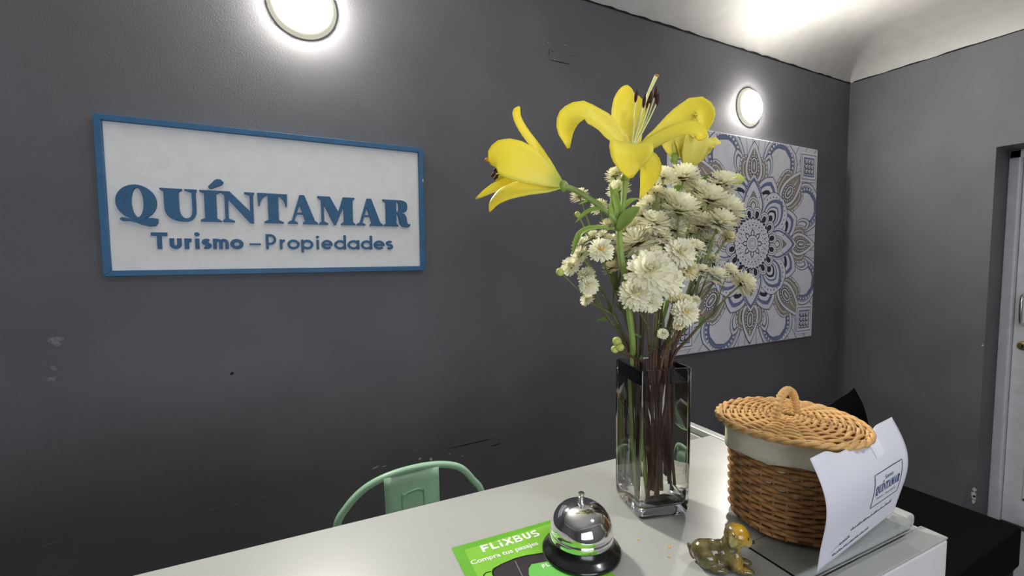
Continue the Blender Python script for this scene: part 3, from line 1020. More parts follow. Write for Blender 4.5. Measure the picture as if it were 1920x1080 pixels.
for sx in (-1, 1):
    for sy in (-1, 1):
        G().tube([(ccx + sx * .165, ccy - .19 + sy * .155, .448), (ccx + sx * .21, ccy - .19 + sy * .215, 0)], [.02, .012], 8).build('leg', M['chair'], chair, smooth=True, auto=40)
G().tube([(ccx - .185, ccy - .37, .22), (ccx + .185, ccy - .01, .22)], .007, 8).build('cross_brace', M['chair'], chair, smooth=True)
G().tube([(ccx + .185, ccy - .37, .23), (ccx - .185, ccy - .01, .23)], .007, 8).build('cross_brace', M['chair'], chair, smooth=True)

# ------------------------------------------------------------------ black bench and cushion
bx1, by0, bz = 2.505, .580, .40
bench = thing('black_bench', 'low black upholstered bench beyond the end of the counter', 'bench', (1.7, .9, 0))
G().box((.95, by0, bz - .16), (bx1, 1.16, bz)).build('seat_pad', M['bench'], bench, bevel=.012)
G().box((.96, by0 + .012, .09), (bx1 - .012, 1.15, bz - .162)).build('bench_base', M['bench_side'], bench, bevel=.006)
G().box((.95, 1.165, .09), (bx1, 1.27, bz + .16)).build('backrest', M['bench'], bench, bevel=.02)
for x in (1.0, bx1 - .06):
    for y in (by0 + .05, 1.1):
        G().box((x - .02, y - .02, 0), (x + .02, y + .02, .089)).build('foot', M['bench_side'], bench)
cushion = thing('black_cushion', 'black square scatter cushion propped on the black bench', 'cushion', (2.28, 1.1, bz))
g = G()
n = 14
vs, fs = [], []
for side in (1, -1):
    for j in range(n + 1):
        for i in range(n + 1):
            p, q = 2 * i / n - 1, 2 * j / n - 1
            pin = 1 - .10 * (1 - q * q) * abs(p) ** 3
            pin2 = 1 - .10 * (1 - p * p) * abs(q) ** 3
            th = .065 * max(0, (1 - p ** 4) * (1 - q ** 4)) ** .5
            vs.append(Vector((p * .21 * pin, side * th, q * .185 * pin2)))
R = Matrix.Rotation(math.radians(-8), 3, 'X') @ Matrix.Rotation(math.radians(-13), 3, 'Y')
vs = [R @ v + Vector((2.215, 1.075, bz + .205)) for v in vs]
m2 = (n + 1) ** 2
for s_ in (0, 1):
    for j in range(n):
        for i in range(n):
            b = s_ * m2 + j * (n + 1) + i
            fs.append((b, b + 1, b + n + 2, b + n + 1))
g.add(vs, fs)
g.build('cushion_cover', M['cushion'], cushion, smooth=True)

# ------------------------------------------------------------------ glass vase
VC = Vector((.4545, .4580, CT + .0002))
VA = math.radians(-15.0)
E1, E2 = Vector((math.cos(VA), math.sin(VA), 0)), Vector((-math.sin(VA), math.cos(VA), 0))
VH, VS = .2035, .0372


def sq(h, r, n=5):
    """rounded square ring"""
    out = []
    for q in range(4):
        a0 = q * PI / 2
        cx, cy = [(h - r, h - r), (-h + r, h - r), (-h + r, -h + r), (h - r, -h + r)][q]
        for k in range(n + 1):
            a = a0 + PI / 2 * k / n
            out.append((cx + r * math.cos(a), cy + r * math.sin(a)))
    return out


def shell(g, rings, close_first=True, close_last=True):
    n = len(rings[0])
    vs = [p for r in rings for p in r]
    fs = []
    for i in range(len(rings) - 1):
        for k in range(n):
            l = (k + 1) % n
            fs.append((i * n + k, i * n + l, (i + 1) * n + l, (i + 1) * n + k))
    if close_first:
        fs.append(tuple(range(n))[::-1])
    if close_last:
        fs.append(tuple(range((len(rings) - 1) * n, len(rings) * n)))
    return g.add(vs, fs)


def vring(h, r, z):
    return [VC + E1 * x + E2 * y + EZ * z for x, y in sq(h, r)]


vase = thing('glass_vase', 'tall square clear glass vase of water holding the flowers', 'vase', VC)
rings = [vring(.0325, .006, 0), vring(.0345, .006, .001), vring(.0362, .005, .005), vring(.0368, .0045, .012), vring(.0372, .0035, .03), vring(.0374, .003, .11), vring(.0372, .003, VH - .0015), vring(.0366, .003, VH),
         vring(.0344, .002, VH), vring(.0338, .002, VH - .0015), vring(.0338, .002, .11), vring(.0336, .0025, .03), vring(.0325, .004, .019), vring(.030, .005, .0155)]
shell(G(), rings).build('vase_glass', M['glass'], vase, smooth=True, auto=50)
WZ = .183
water = G()
shell(water, [vring(.0302, .005, .0153), vring(.0327, .004, .0188), vring(.0338, .0025, .03), vring(.03402, .002, .11), vring(.03402, .002, WZ)])
water.build('water', M['water'], vase, smooth=True, auto=50)

# ------------------------------------------------------------------ chrysanthemum heads
def mum_mesh(seed, fullness=1.0):
    rnd = random.Random(seed)
    g = G()
    for n, z0, ln, el in ((22, -.02, .96, -26), (26, .05, 1.0, -10), (24, .13, .94, 6), (20, .20, .82, 22), (16, .26, .66, 40), (11, .29, .50, 58), (6, .30, .36, 76)):
        ph = rnd.uniform(0, 6)
        for k in range(n):
            a = ph + 2 * PI * k / n + rnd.uniform(-.06, .06)
            e = math.radians(el + rnd.uniform(-7, 7))
            L_ = ln * rnd.uniform(.88, 1.05)
            wd = .20 * rnd.uniform(.85, 1.1) * (.75 + .25 * ln)
            dr = Vector((math.cos(a), math.sin(a), 0))
            sd = Vector((-math.sin(a), math.cos(a), 0))
            vs = []
            for t, wf in ((.08, .35), (.45, .85), (.8, 1.0), (.95, .7), (1.0, .25)):
                ee = e + .25 * (t - .4)
                p = dr * (L_ * t * math.cos(ee)) + EZ * (z0 * fullness + L_ * t * math.sin(ee))
                up = EZ * .05 * wf * wd
                vs += [p - sd * wd * wf / 2 + up, p, p + sd * wd * wf / 2 + up]
            fs = []
            for i in range(4):
                b = i * 3
                fs += [(b, b + 1, b + 4, b + 3), (b + 1, b + 2, b + 5, b + 4)]
            g.add(vs, fs)
    return g


MUMS = [mum_mesh(k) for k in range(5)]
gc = G()
gc.lathe([(.0, -.17), (.09, -.17), (.17, -.10), (.30, -.03), (.36, .035), (.30, .06), (0, .06)], Vector((0, 0, 0)), 12)
ge = G()
ge.lathe([(.26, .28), (.24, .36), (.15, .42), (0, .44)], Vector((0, 0, 0)), 14)
ME_MUM = [m_.mesh('flower_head', M['mum'], smooth=True) for m_ in MUMS]
ME_OLD = [m_.mesh('flower_head', M['mum_old'], smooth=True) for m_ in MUMS[:2]]
ME_CAL = gc.mesh('calyx', M['calyx'], smooth=True)
ME_CALG = gc.mesh('calyx', M['cleaf'], smooth=True)
ME_EYE = ge.mesh('flower_eye', M['mum_eye'], smooth=True)
ME_CORE = ge.mesh('flower_eye', M['mum_core'], smooth=True)
gb = G()
gb.ell((0, 0, 0), (.5, .5, .55), nu=12, nv=8)
ME_BUD = gb.mesh('bud', M['bud'], smooth=True)


def place(name, me, parent, pos, nrm, scale, spin=0.0):
    o = bpy.data.objects.new(name, me)
    C.objects.link(o)
    o.parent = parent
    q = Vector((0, 0, 1)).rotation_difference(nrm.normalized())
    o.rotation_mode = 'QUATERNION'
    from mathutils import Quaternion
    o.rotation_quaternion = q @ Quaternion((0, 0, 1), spin)
    o.scale = (scale, scale, scale)
    o.location = pos - WL[parent.name]
    return o


def sub(name, me, parent, s=1.0, z=0.0):
    o = bpy.data.objects.new(name, me)
    C.objects.link(o)
    o.parent = parent
    o.scale = (s, s, s)
    o.location = (0, 0, z)
    return o


AX = Vector((VC.x, VC.y, 0))
# (photo u, v, width in px, depth, facing, kind)  facing: u up/outward, f towards viewer, d drooping outward
STEMS = [
    ('chrysanthemum stem reaching furthest left, small white heads low over the dark wall', [(1071, 500, 38, .605, 'l', 'w'), (1050, 510, 15, .60, 'l', 'b'), (1100, 517, 34, .60, 'l', 'w'), (1104, 536, 36, .595, 'f', 'w')]),
    ('chrysanthemum stem with two round pale heads beside the drooping lily leaf', [(1090, 460, 36, .625, 'u', 'w'), (1088, 478, 36, .61, 'l', 'w')]),
    ('chrysanthemum stem whose open white head shows a bright yellow centre at left', [(1127, 470, 46, .575, 'f', 'y'), (1130, 444, 28, .61, 'u', 'w'), (1146, 452, 30, .615, 'u', 'w')]),
    ('slender chrysanthemum stem with small white head under the left lily', [(1087, 369, 36, .64, 'u', 'w'), (1083, 402, 11, .63, 'u', 'b'), (1124, 389, 34, .65, 'u', 'w')]),
    ('chrysanthemum stem with white heads just beneath the central lily bloom', [(1160, 357, 44, .64, 'u', 'w'), (1153, 330, 36, .655, 'u', 'w')]),
    ('chrysanthemum stem with wide white head right beside the green lily stalk', [(1196, 458, 74, .60, 'u', 'w'), (1182, 432, 38, .625, 'u', 'o'), (1190, 424, 34, .64, 'u', 'w')]),
    ('chrysanthemum stem with the largest white head facing the viewer', [(1218, 512, 84, .555, 'f', 'w'), (1248, 527, 62, .562, 'f', 'w')]),
    ('chrysanthemum stem with the two lowest white heads at the front', [(1191, 553, 60, .552, 'f', 'g'), (1217, 563, 46, .556, 'd', 'w')]),
    ('chrysanthemum stem with white and yellowed heads in the middle of the bunch', [(1226, 420, 56, .60, 'u', 'w'), (1238, 444, 42, .60, 'u', 'w'), (1228, 478, 34, .59, 'f', 'o')]),
    ('chrysanthemum stem with a head seen from below under the right lily', [(1244, 332, 42, .635, 'u', 'w'), (1231, 362, 32, .63, 'u', 'o'), (1253, 374, 46, .63, 'u', 'w')]),
    ('chrysanthemum stem with white head under the pale rear lily', [(1282, 334, 60, .645, 'u', 'w'), (1219, 384, 46, .65, 'u', 'w')]),
    ('chrysanthemum stem with a broad white head above the bunch centre', [(1306, 360, 52, .645, 'u', 'w'), (1275, 397, 74, .61, 'u', 'w')]),
    ('chrysanthemum stem with the highest white head on the right side', [(1353, 346, 58, .65, 'u', 'w'), (1330, 376, 66, .62, 'u', 'w')]),
    ('chrysanthemum stem with large aging head over the canvas centre', [(1361, 396, 66, .63, 'u', 'w'), (1348, 421, 64, .605, 'u', 'y'), (1364, 446, 32, .62, 'r', 'o')]),
    ('chrysanthemum stem with two cream heads right of the bunch middle', [(1274, 475, 56, .585, 'f', 'w'), (1302, 468, 44, .59, 'u', 'w')]),
    ('chrysanthemum stem with cream heads in front of the mandala left side', [(1342, 522, 50, .60, 'r', 'w'), (1314, 510, 36, .60, 'u', 'w'), (1335, 487, 34, .63, 'u', 'w')]),
    ('chrysanthemum stem leaning furthest right with a sideways white head', [(1392, 532, 48, .60, 'R', 'w'), (1366, 511, 40, .61, 'r', 'w')]),
    ('chrysanthemum stem with a wilting head low on the right', [(1284, 586, 48, .565, 'f', 'y'), (1284, 564, 26, .575, 'f', 'o'), (1272, 608, 22, .575, 'd', 'o')]),
    ('chrysanthemum stem with small white head low on the left', [(1101, 562, 26, .60, 'l', 'w'), (1146, 504, 34, .60, 'u', 'o')]),
    ('thin chrysanthemum stem with a tiny wilted head among the dark stems', [(1303, 564, 20, .61, 'f', 'w'), (1243, 626, 20, .575, 'f', 'w')]),
    ('chrysanthemum stem hidden in the bunch, head between lily stalk and middle heads', [(1206, 402, 50, .66, 'u', 'w'), (1172, 474, 40, .63, 'u', 'w')]),
    ('chrysanthemum stem behind the middle, cream head above the largest bloom', [(1262, 432, 52, .63, 'u', 'w'), (1250, 460, 40, .61, 'u', 'o')]),
    ('chrysanthemum stem behind the right cluster, head just left of the aging bloom', [(1312, 424, 58, .625, 'u', 'w'), (1326, 452, 40, .63, 'u', 'w')]),
    ('chrysanthemum stem behind the left cluster, head over the curved lily leaf', [(1140, 425, 36, .645, 'u', 'w'), (1112, 446, 32, .64, 'u', 'w'), (1158, 478, 34, .62, 'l', 'w')]),
    ('chrysanthemum stem deep in the bunch, small heads right of the largest bloom', [(1290, 508, 38, .60, 'f', 'o'), (1262, 552, 28, .585, 'f', 'o')]),
    ('chrysanthemum stem at the back with a head against the canvas edge', [(1316, 392, 56, .66, 'u', 'w'), (1296, 436, 40, .65, 'u', 'w')]),
    ('short chrysanthemum stem with tiny pale buds near the vase rim', [(1157, 640, 17, .585, 'l', 'b'), (1153, 655, 14, .588, 'l', 'b'), (1163, 651, 15, .58, 'f', 'b')]),
]


def leaf_g(base, dirv, ln, wd, droop=.3, hint=None):
    dirv = dirv.normalized()
    pts = [base + dirv * (ln * k / 7) - EZ * (droop * ln * (k / 7) ** 2) for k in range(8)]
    wds = [wd * x for x in (.15, .6, .9, 1.0, .9, .66, .36, .04)]
    return G().ribbon(pts, wds, hint or (EZ * .6 - FWD * .7), cup=.12, nx=4)


rnd = random.Random(21)
for si, (label, heads) in enumerate(STEMS):
    H3 = [at(u, v, d) for u, v, wd, d, fc, kd in heads]
    mean = sum(H3, Vector()) / len(H3)
    off = Vector((mean.x - AX.x, mean.y - AX.y, 0))
    lat = off.normalized() if off.length > 1e-4 else Vector((1, 0, 0))
    q = min(1.0, off.length / .065)
    mo = lat * (.026 * q) + Vector((rnd.uniform(-.005, .005), rnd.uniform(-.005, .005), 0))
    # keep the mouth point inside the square of the vase
    a, b = mo.dot(E1), mo.dot(E2)
    lim = .0265
    a, b = max(-lim, min(lim, a)), max(-lim, min(lim, b))
    mouth = VC + E1 * a + E2 * b + EZ * VH
    lim2 = .022
    a2, b2 = max(-lim2, min(lim2, a * rnd.choice((.8, .5, -.5)) + rnd.uniform(-.012, .012))), max(-lim2, min(lim2, b * rnd.choice((.8, .4, -.5)) + rnd.uniform(-.014, .014)))
    base = VC + E1 * a2 + E2 * b2 + EZ * rnd.uniform(.022, .05)
    t = thing('chrysanthemum_stem', label, 'flower', base, 'chrysanthemums in the glass vase')
    node = mouth.lerp(mean, .62) + Vector((rnd.uniform(-.004, .004), rnd.uniform(-.004, .004), 0))
    if mean.z < mouth.z + .05:
        node = mouth.lerp(mean, .5)
    out = Vector((lat.x, lat.y, 0))
    low = base.lerp(mouth, .5) + Vector((rnd.uniform(-.003, .003), rnd.uniform(-.003, .003), 0))
    trunk = smooth_path([base, low, mouth, mouth.lerp(node, .5) - out * .004, node], 20)
    r0 = rnd.uniform(.0019, .0026)
    G().tube(trunk, lerp_list([r0 * 1.1, r0, r0 * .95, r0 * .8], 20), 7).build('stem', M['twig'] if si in (9, 17) else M['stem'], t, smooth=True)
    for hi, (u, v, wd, d, fc, kd) in enumerate(heads):
        P = H3[hi]
        s = wd * d / F_PX / 2 * (1.14 if kd != 'b' else 1.0)
        o3 = Vector((P.x - AX.x, P.y - AX.y, 0))
        o3 = o3.normalized() if o3.length > .01 else Vector((0, 0, 0))
        jit = Vector((rnd.uniform(-.15, .15), rnd.uniform(-.15, .15), rnd.uniform(-.1, .1)))
        nrm = {'u': EZ * 1.0 + o3 * .35 - FWD * .05, 'f': -FWD * .85 + EZ * .5 + o3 * .15, 'l': EZ * .55 - RIGHT * .6 - FWD * .35, 'r': EZ * .75 + RIGHT * .45 - FWD * .15,
               'R': RIGHT * .85 + EZ * .5 - FWD * .1, 'd': -FWD * .7 - EZ * .25 + o3 * .2}[fc] + jit
        nrm.normalize()
        neck = P - nrm * (s * .16)
        if kd != 'b':
            br = smooth_path([node, node.lerp(neck, .55) + (neck - nrm * (.3 * (neck - node).length) - node.lerp(neck, .7)) * .35, neck], 10)
        else:
            br = smooth_path([node, node.lerp(P, .5) - EZ * .003, P], 8)
        G().tube(br, lerp_list([r0 * .8, r0 * .55], len(br) - 1), 6).build('branch', M['stem'], t, smooth=True)
        if kd == 'b':
            place('bud', ME_BUD, t, P, nrm, s * 2)
            continue
        me = ME_OLD[rnd.randrange(2)] if kd == 'o' else ME_MUM[rnd.randrange(5)]
        h = place('flower_head', me, t, P, nrm, s, rnd.uniform(0, 6))
        sub('calyx', ME_CALG if rnd.random() < .25 else ME_CAL, h)
        sub('flower_eye', ME_EYE if kd == 'y' else ME_CORE, h, 1.0 if kd == 'y' else .8, 0 if kd == 'y' else .02)
    # a few narrow leaves along the stem
    for k in range(rnd.choice((1, 2, 2))):
        i = rnd.randrange(12, 19)
        dv = (o3 if o3.length else -FWD) * rnd.uniform(.4, 1) + RIGHT * rnd.uniform(-.6, .6) + EZ * rnd.uniform(.2, 1.0)
        leaf_g(trunk[i], dv, rnd.uniform(.012, .024), rnd.uniform(.004, .008), .25).build('leaf', M['cleaf'], t, smooth=True)
# dark leaf at the upper right and on the right leaning stem
# ------------------------------------------------------------------ lilies
W_P = [.10, .42, .72, .92, 1.0, .98, .90, .74, .48, .10]


def prof(widths, n):
    return lerp_list(widths, n)


TOCAM = (-FWD + UP * .15).normalized()


def petal_part(parent, pts, wpx, hint=None, cup=.10, widths=W_P, m='lily', n=18, ruffle=0.0, name='petal', fold=0.04):
    sp_ = smooth_path([at(*p) for p in pts], n)
    d = sum(p[2] for p in pts) / len(pts)
    ww = [x * wpx * d / F_PX for x in prof(widths, n)]
    return G().ribbon(sp_, ww, hint or TOCAM, cup=cup, nx=8, ruffle=ruffle, fold=fold).build(name, M[m], parent, smooth=True, solid=.0007)


lbase = VC + E1 * -.014 + E2 * -.008 + EZ * .021
lily = thing('lily_stalk', 'tall green lily stalk with two large yellow blooms', 'flower', lbase)
nodeP = at(1160, 432, .585)
stalk = smooth_path([lbase, VC + E1 * -.024 + E2 * -.001 + EZ * .12, VC + E1 * -.0275 + E2 * .003 + EZ * VH, at(1186, 640, .590), at(1175, 545, .582), at(1164, 480, .578), nodeP], 30)
G().tube(stalk, lerp_list([.0034, .0036, .004, .0042, .0044], 30), 9).build('stem', M['lstem'], lily, smooth=True)
G().tube(smooth_path([nodeP, at(1150, 410, .584), at(1122, 385, .583), at(1085, 360, .583), at(1056, 349, .583)], 16), lerp_list([.0042, .0034, .0036, .0042], 16), 9).build('flower_stalk', M['lstem'], lily, smooth=True)
G().tube(smooth_path([nodeP, at(1166, 400, .588), at(1170, 365, .592), at(1172, 335, .595)], 12), lerp_list([.0042, .0034, .0036, .005], 12), 9).build('flower_stalk', M['lstem'], lily, smooth=True)
LW = [.25, .6, .85, 1.0, .95, .8, .55, .05]
for pts, wpx, cup_, hint in (
        ([(1158, 432, .580), (1170, 414, .572), (1184, 400, .566), (1200, 388, .562)], 26, .12, -FWD + UP * .2 - RIGHT * .2),
        ([(1156, 433, .582), (1130, 427, .575), (1100, 431, .570), (1083, 446, .568), (1073, 478, .568)], 17, .10, -FWD * .5 + UP * .8),
        ([(1152, 425, .584), (1146, 400, .582), (1150, 372, .585), (1143, 347, .588)], 15, .15, -FWD + RIGHT * .3),
        ([(1154, 424, .586), (1158, 395, .583), (1152, 365, .586), (1160, 352, .590)], 14, .15, -FWD),
        ([(1152, 408, .585), (1125, 392, .580), (1100, 398, .578), (1078, 418, .578)], 11, .12, -FWD * .6 + UP * .6),
        ([(1130, 383, .586), (1110, 375, .590), (1085, 383, .595)], 8, .1, -FWD * .6 + UP * .6),
        ([(1166, 395, .590), (1180, 378, .592), (1196, 372, .595)], 11, .1, -FWD * .6 + UP * .6)):
    petal_part(lily, pts, wpx, hint, cup_, LW, 'leaf', 14, name='leaf')


def bloom(parent, p, r=.0065):
    """the green-yellow seat of a flower that carries its petals"""
    return G().ell(p, (r, r, r * 1.2), nu=12, nv=8).build('flower', M['lstem'], parent, smooth=True)


def stamen(parent, pts, anth, wd=.0011):
    G().tube(smooth_path([at(*p) for p in pts], 12), lerp_list([wd * 1.1, wd * .8], 12), 6).build('filament', M['stamen'], parent, smooth=True)
    a, b = at(*anth[0]), at(*anth[1])
    G().tube([a.lerp(b, k / 8) for k in range(9)], [.0004, .0016, .0022, .0024, .0024, .0023, .0020, .0014, .0003], 7).build('anther', M['anther'], parent, smooth=True)


# centre bloom, open towards the ceiling
f1 = bloom(lily, at(1172, 334, .595))
B = (1175, 322, .597)
petal_part(f1, [B, (1171, 285, .595), (1150, 254, .592), (1118, 228, .588), (1090, 214, .584), (1070, 222, .580), (1060, 246, .578), (1066, 278, .579)], 56, -FWD * .8 + UP * .5, .10, ruffle=.03, fold=.05)
petal_part(f1, [(1178, 322, .600), (1178, 280, .606), (1173, 240, .618), (1176, 205, .632), (1184, 183, .645), (1190, 176, .66)], 64, -FWD + RIGHT * .1, .12, [.12, .45, .72, .9, 1.0, 1.0, .9, .7, .3])
petal_part(f1, [(1180, 322, .597), (1196, 290, .594), (1225, 268, .590), (1262, 252, .586), (1292, 246, .580), (1310, 252, .577), (1313, 264, .577)], 58, -FWD * .7 + UP * .7, .10, [.12, .42, .55, .62, .8, 1.0, .95, .6, .12])
petal_part(f1, [(1182, 320, .602), (1205, 283, .610), (1240, 256, .616), (1275, 225, .618), (1303, 204, .614), (1319, 212, .608), (1321, 234, .604), (1314, 246, .602)], 46, -FWD * .8 + UP * .3 - RIGHT * .2, .12, ruffle=.03, fold=.04)
petal_part(f1, [(1177, 324, .592), (1179, 288, .580), (1182, 270, .570), (1182, 282, .560), (1180, 308, .557), (1183, 334, .560)], 80, lambda t: -FWD * (.5 + .5 * t) + UP * (.9 - .6 * t), .07, [.12, .4, .6, .8, .96, 1.0, .86, .5, .10])
petal_part(f1, [(1182, 318, .600), (1202, 300, .602), (1216, 312, .600), (1212, 340, .597), (1200, 373, .598)], 48, -FWD + RIGHT * .25, .10, [.15, .5, .85, 1.0, .96, .75, .4, .05])
for tip, mid in (((1192, 186, .590), (1189, 228, .592)), ((1207, 196, .586), (1199, 230, .590)), ((1219, 190, .598), (1207, 228, .596)), ((1228, 180, .602), (1212, 226, .598)), ((1232, 192, .594), (1213, 232, .593)), ((1215, 200, .606), (1203, 236, .600))):
    stamen(f1, [(1184, 282, .597), mid, tip], ((tip[0] - 1, tip[1] + 7, tip[2]), (tip[0] + 2, tip[1] - 20, tip[2])))
G().tube(smooth_path([at(1184, 285, .596), at(1198, 225, .596), at(1214, 180, .598), at(1230, 144, .600)], 16), lerp_list([.0016, .0016, .0019, .0027], 16), 8).build('pistil', M['stamen'], f1, smooth=True)
G().ell(at(1231, 143, .600), (.0034, .0034, .0026), nu=10, nv=6).build('stigma', M['stigma'], f1, smooth=True)

# left bloom, lying on its side
f2 = bloom(lily, at(1056, 349, .583))
petal_part(f2, [(1057, 348, .583), (1030, 333, .574), (995, 316, .566), (960, 302, .561), (932, 298, .560), (918, 306, .563)], 80, -FWD + UP * .25, .07, [.10, .36, .58, .78, .94, 1.0, .98, .85, .5, .08])
petal_part(f2, [(1056, 346, .586), (1034, 318, .588), (1008, 286, .588), (984, 256, .588), (970, 232, .590), (967, 214, .592), (974, 200, .594)], 34, -FWD * .55 + RIGHT * .6 + UP * .3, .14)
petal_part(f2, [(1056, 350, .582), (1025, 350, .576), (985, 350, .570), (950, 360, .566), (927, 378, .566), (918, 397, .568)], 44, -FWD * .7 + UP * .55, -.10, [.12, .45, .72, .92, 1.0, .92, .74, .5, .3, .06])
petal_part(f2, [(1054, 349, .588), (1015, 345, .592), (970, 344, .597), (930, 354, .600), (892, 373, .603)], 36, -FWD * .7 + UP * .6, .12)
petal_part(f2, [(1055, 346, .590), (1020, 325, .604), (985, 305, .618), (955, 290, .628), (940, 276, .638)], 48, -FWD + UP * .1, -.12)
petal_part(f2, [(1055, 347, .590), (1018, 340, .606), (975, 332, .622), (945, 330, .634), (930, 340, .645)], 44, -FWD + UP * .2, .10)
for tip in ((925, 326, .598), (928, 318, .606), (932, 322, .612), (930, 331, .604)):
    stamen(f2, [(1030, 338, .588), (980, 326, .594), tip], ((tip[0] + 5, tip[1] - 4, tip[2]), (tip[0] - 4, tip[1] + 6, tip[2])))
G().tube(smooth_path([at(1030, 338, .588), at(970, 318, .594), at(915, 301, .598)], 12), .0016, 8).build('pistil', M['stamen'], f2, smooth=True)
G().ell(at(913, 300, .598), (.003, .003, .003), nu=10, nv=6).build('stigma', M['stigma'], f2, smooth=True)

# rear stalk: a bloom half hidden behind the centre one, a pale trumpet and a bud
rbase = VC + E1 * .014 + E2 * .014 + EZ * .021
rear = thing('lily_stalk', 'rear lily stalk with paler half-hidden yellow blooms and a green bud', 'flower', rbase)
rn = at(1268, 400, .665)
G().tube(smooth_path([rbase, VC + E1 * .012 + E2 * .018 + EZ * VH, at(1252, 560, .655), at(1264, 460, .665), rn], 26), lerp_list([.0034, .0038, .0036], 26), 9).build('stem', M['lstem'], rear, smooth=True)
G().tube(smooth_path([rn, at(1268, 350, .668), at(1265, 318, .668), at(1264, 298, .668)], 10), .0034, 8).build('flower_stalk', M['lstem'], rear, smooth=True)
G().tube(smooth_path([rn, at(1285, 370, .670), at(1290, 340, .672), at(1289, 322, .672)], 10), .0034, 8).build('flower_stalk', M['lstem'], rear, smooth=True)
G().tube(smooth_path([rn, at(1310, 375, .672), at(1350, 348, .675), at(1372, 334, .675)], 10), .0022, 8).build('flower_stalk', M['lstem'], rear, smooth=True)
f3 = bloom(rear, at(1264, 296, .668))
petal_part(f3, [(1264, 298, .668), (1256, 278, .664), (1246, 258, .660), (1238, 238, .664)], 30, -FWD + RIGHT * .2, .12, m='lily_pale')
petal_part(f3, [(1265, 298, .668), (1274, 274, .664), (1284, 252, .662), (1296, 232, .664)], 34, -FWD - RIGHT * .2, .12, m='lily_pale')
petal_part(f3, [(1264, 297, .670), (1266, 270, .680), (1272, 245, .69), (1282, 225, .70)], 36, -FWD, .1, m='lily_pale')
petal_part(f3, [(1266, 297, .668), (1290, 268, .668), (1312, 238, .666), (1326, 222, .668), (1326, 246, .662)], 30, -FWD + UP * .3, .12, m='lily_pale')
for tip in ((1296, 236, .664), (1303, 232, .668), (1310, 230, .672)):
    stamen(f3, [(1270, 285, .668), (1284, 258, .667), tip], ((tip[0] - 3, tip[1] + 9, tip[2]), (tip[0] + 2, tip[1] - 8, tip[2])))
f4 = bloom(rear, at(1289, 321, .672))
petal_part(f4, [(1288, 322, .672), (1283, 298, .668), (1276, 272, .666), (1268, 256, .668), (1262, 262, .67)], 26, -FWD + RIGHT * .3, .14, m='lily_pale')
petal_part(f4, [(1289, 323, .670), (1295, 298, .662), (1302, 274, .656), (1308, 252, .654), (1306, 246, .650)], 46, -FWD, .12, m='lily_pale')
petal_part(f4, [(1290, 322, .672), (1306, 298, .668), (1324, 276, .664), (1340, 268, .662), (1352, 270, .660)], 28, -FWD * .8 + UP * .5, .14, m='lily_pale', ruffle=.12)
petal_part(f4, [(1290, 322, .674), (1300, 290, .68), (1312, 264, .688), (1322, 252, .70)], 36, -FWD, .12, m='lily_pale')
G().tube([at(1372 + 2.6 * k, 334 + .9 * k - .09 * k * k, .674) for k in range(10)], [.003, .0062, .0082, .009, .009, .0085, .0075, .006, .0045, .002], 10).build('bud', M['bud'], rear, smooth=True)
petal_part(rear, [(1300, 352, .670), (1315, 338, .672), (1335, 326, .676)], 13, -FWD * .6 + UP * .6, .1, LW, 'cleaf', 10, name='leaf')
petal_part(rear, [(1256, 372, .660), (1270, 355, .660), (1284, 352, .662)], 15, -FWD * .6 + UP * .6, .1, LW, 'leaf', 10, name='leaf')

# ------------------------------------------------------------------ desk bell
bc = Vector((.3075, .4215, CT + .0002))
bell = thing('desk_bell', 'chrome dome service bell on a black base', 'bell', bc)
G().lathe([(0, 0), (.0452, 0), (.0468, .0012), (.0470, .0035), (.0455, .0055), (.0400, .0085), (.0365, .0125), (.0350, .0165), (.0300, .0172), (0, .0172)], bc, 64).build('base', M['bell_base'], bell, smooth=True, auto=50)
G().lathe([(.0328, .0185), (.0372, .0182), (.0376, .0190), (.0377, .0245), (.0372, .0262), (.0366, .0272), (.0369, .0282), (.0366, .0320), (.0352, .0385), (.0325, .0445), (.0285, .0500), (.0230, .0545), (.0160, .0578), (.0085, .0596), (0, .0602)],
          bc, 72).build('dome', M['chrome'], bell, smooth=True)
G().lathe([(0, .0165), (.008, .0165), (.008, .0190), (0, .019)], bc, 24).build('pillar', M['bell_base'], bell, smooth=True)
G().lathe([(.0042, .0590), (.0046, .0605), (.0040, .0620), (.0036, .0660), (.0034, .0668), (.0026, .0672), (.0026, .0690), (.0036, .0694), (.0038, .0712), (.0030, .0722), (0, .0724)], bc, 24).build('plunger', M['steel'], bell, smooth=True, auto=40)

# ------------------------------------------------------------------ flyer
FO = Vector((.171, .4985, CT + .0002))
FX, FD = Vector((.9985, -.0538, 0)), Vector((-.0538, -.9985, 0))
flyer = thing('bus_flyer', 'glossy green bus ticket flyer lying under the bell', 'flyer', FO)
FWd, FHt = .150, .205
G().prism([(0, 0), (FWd, 0), (FWd, FHt), (0, FHt)], FO, FX, FD, EZ, .0006).build('flyer_sheet', M['flyer'], flyer)
mmv = .001


def fl(pts, key, name, lay=1):
    return G().flat([(p[0] * mmv, p[1] * mmv) for p in pts], FO + EZ * (.0006 + .00005 * lay), FX, FD).build(name, M[key], flyer)


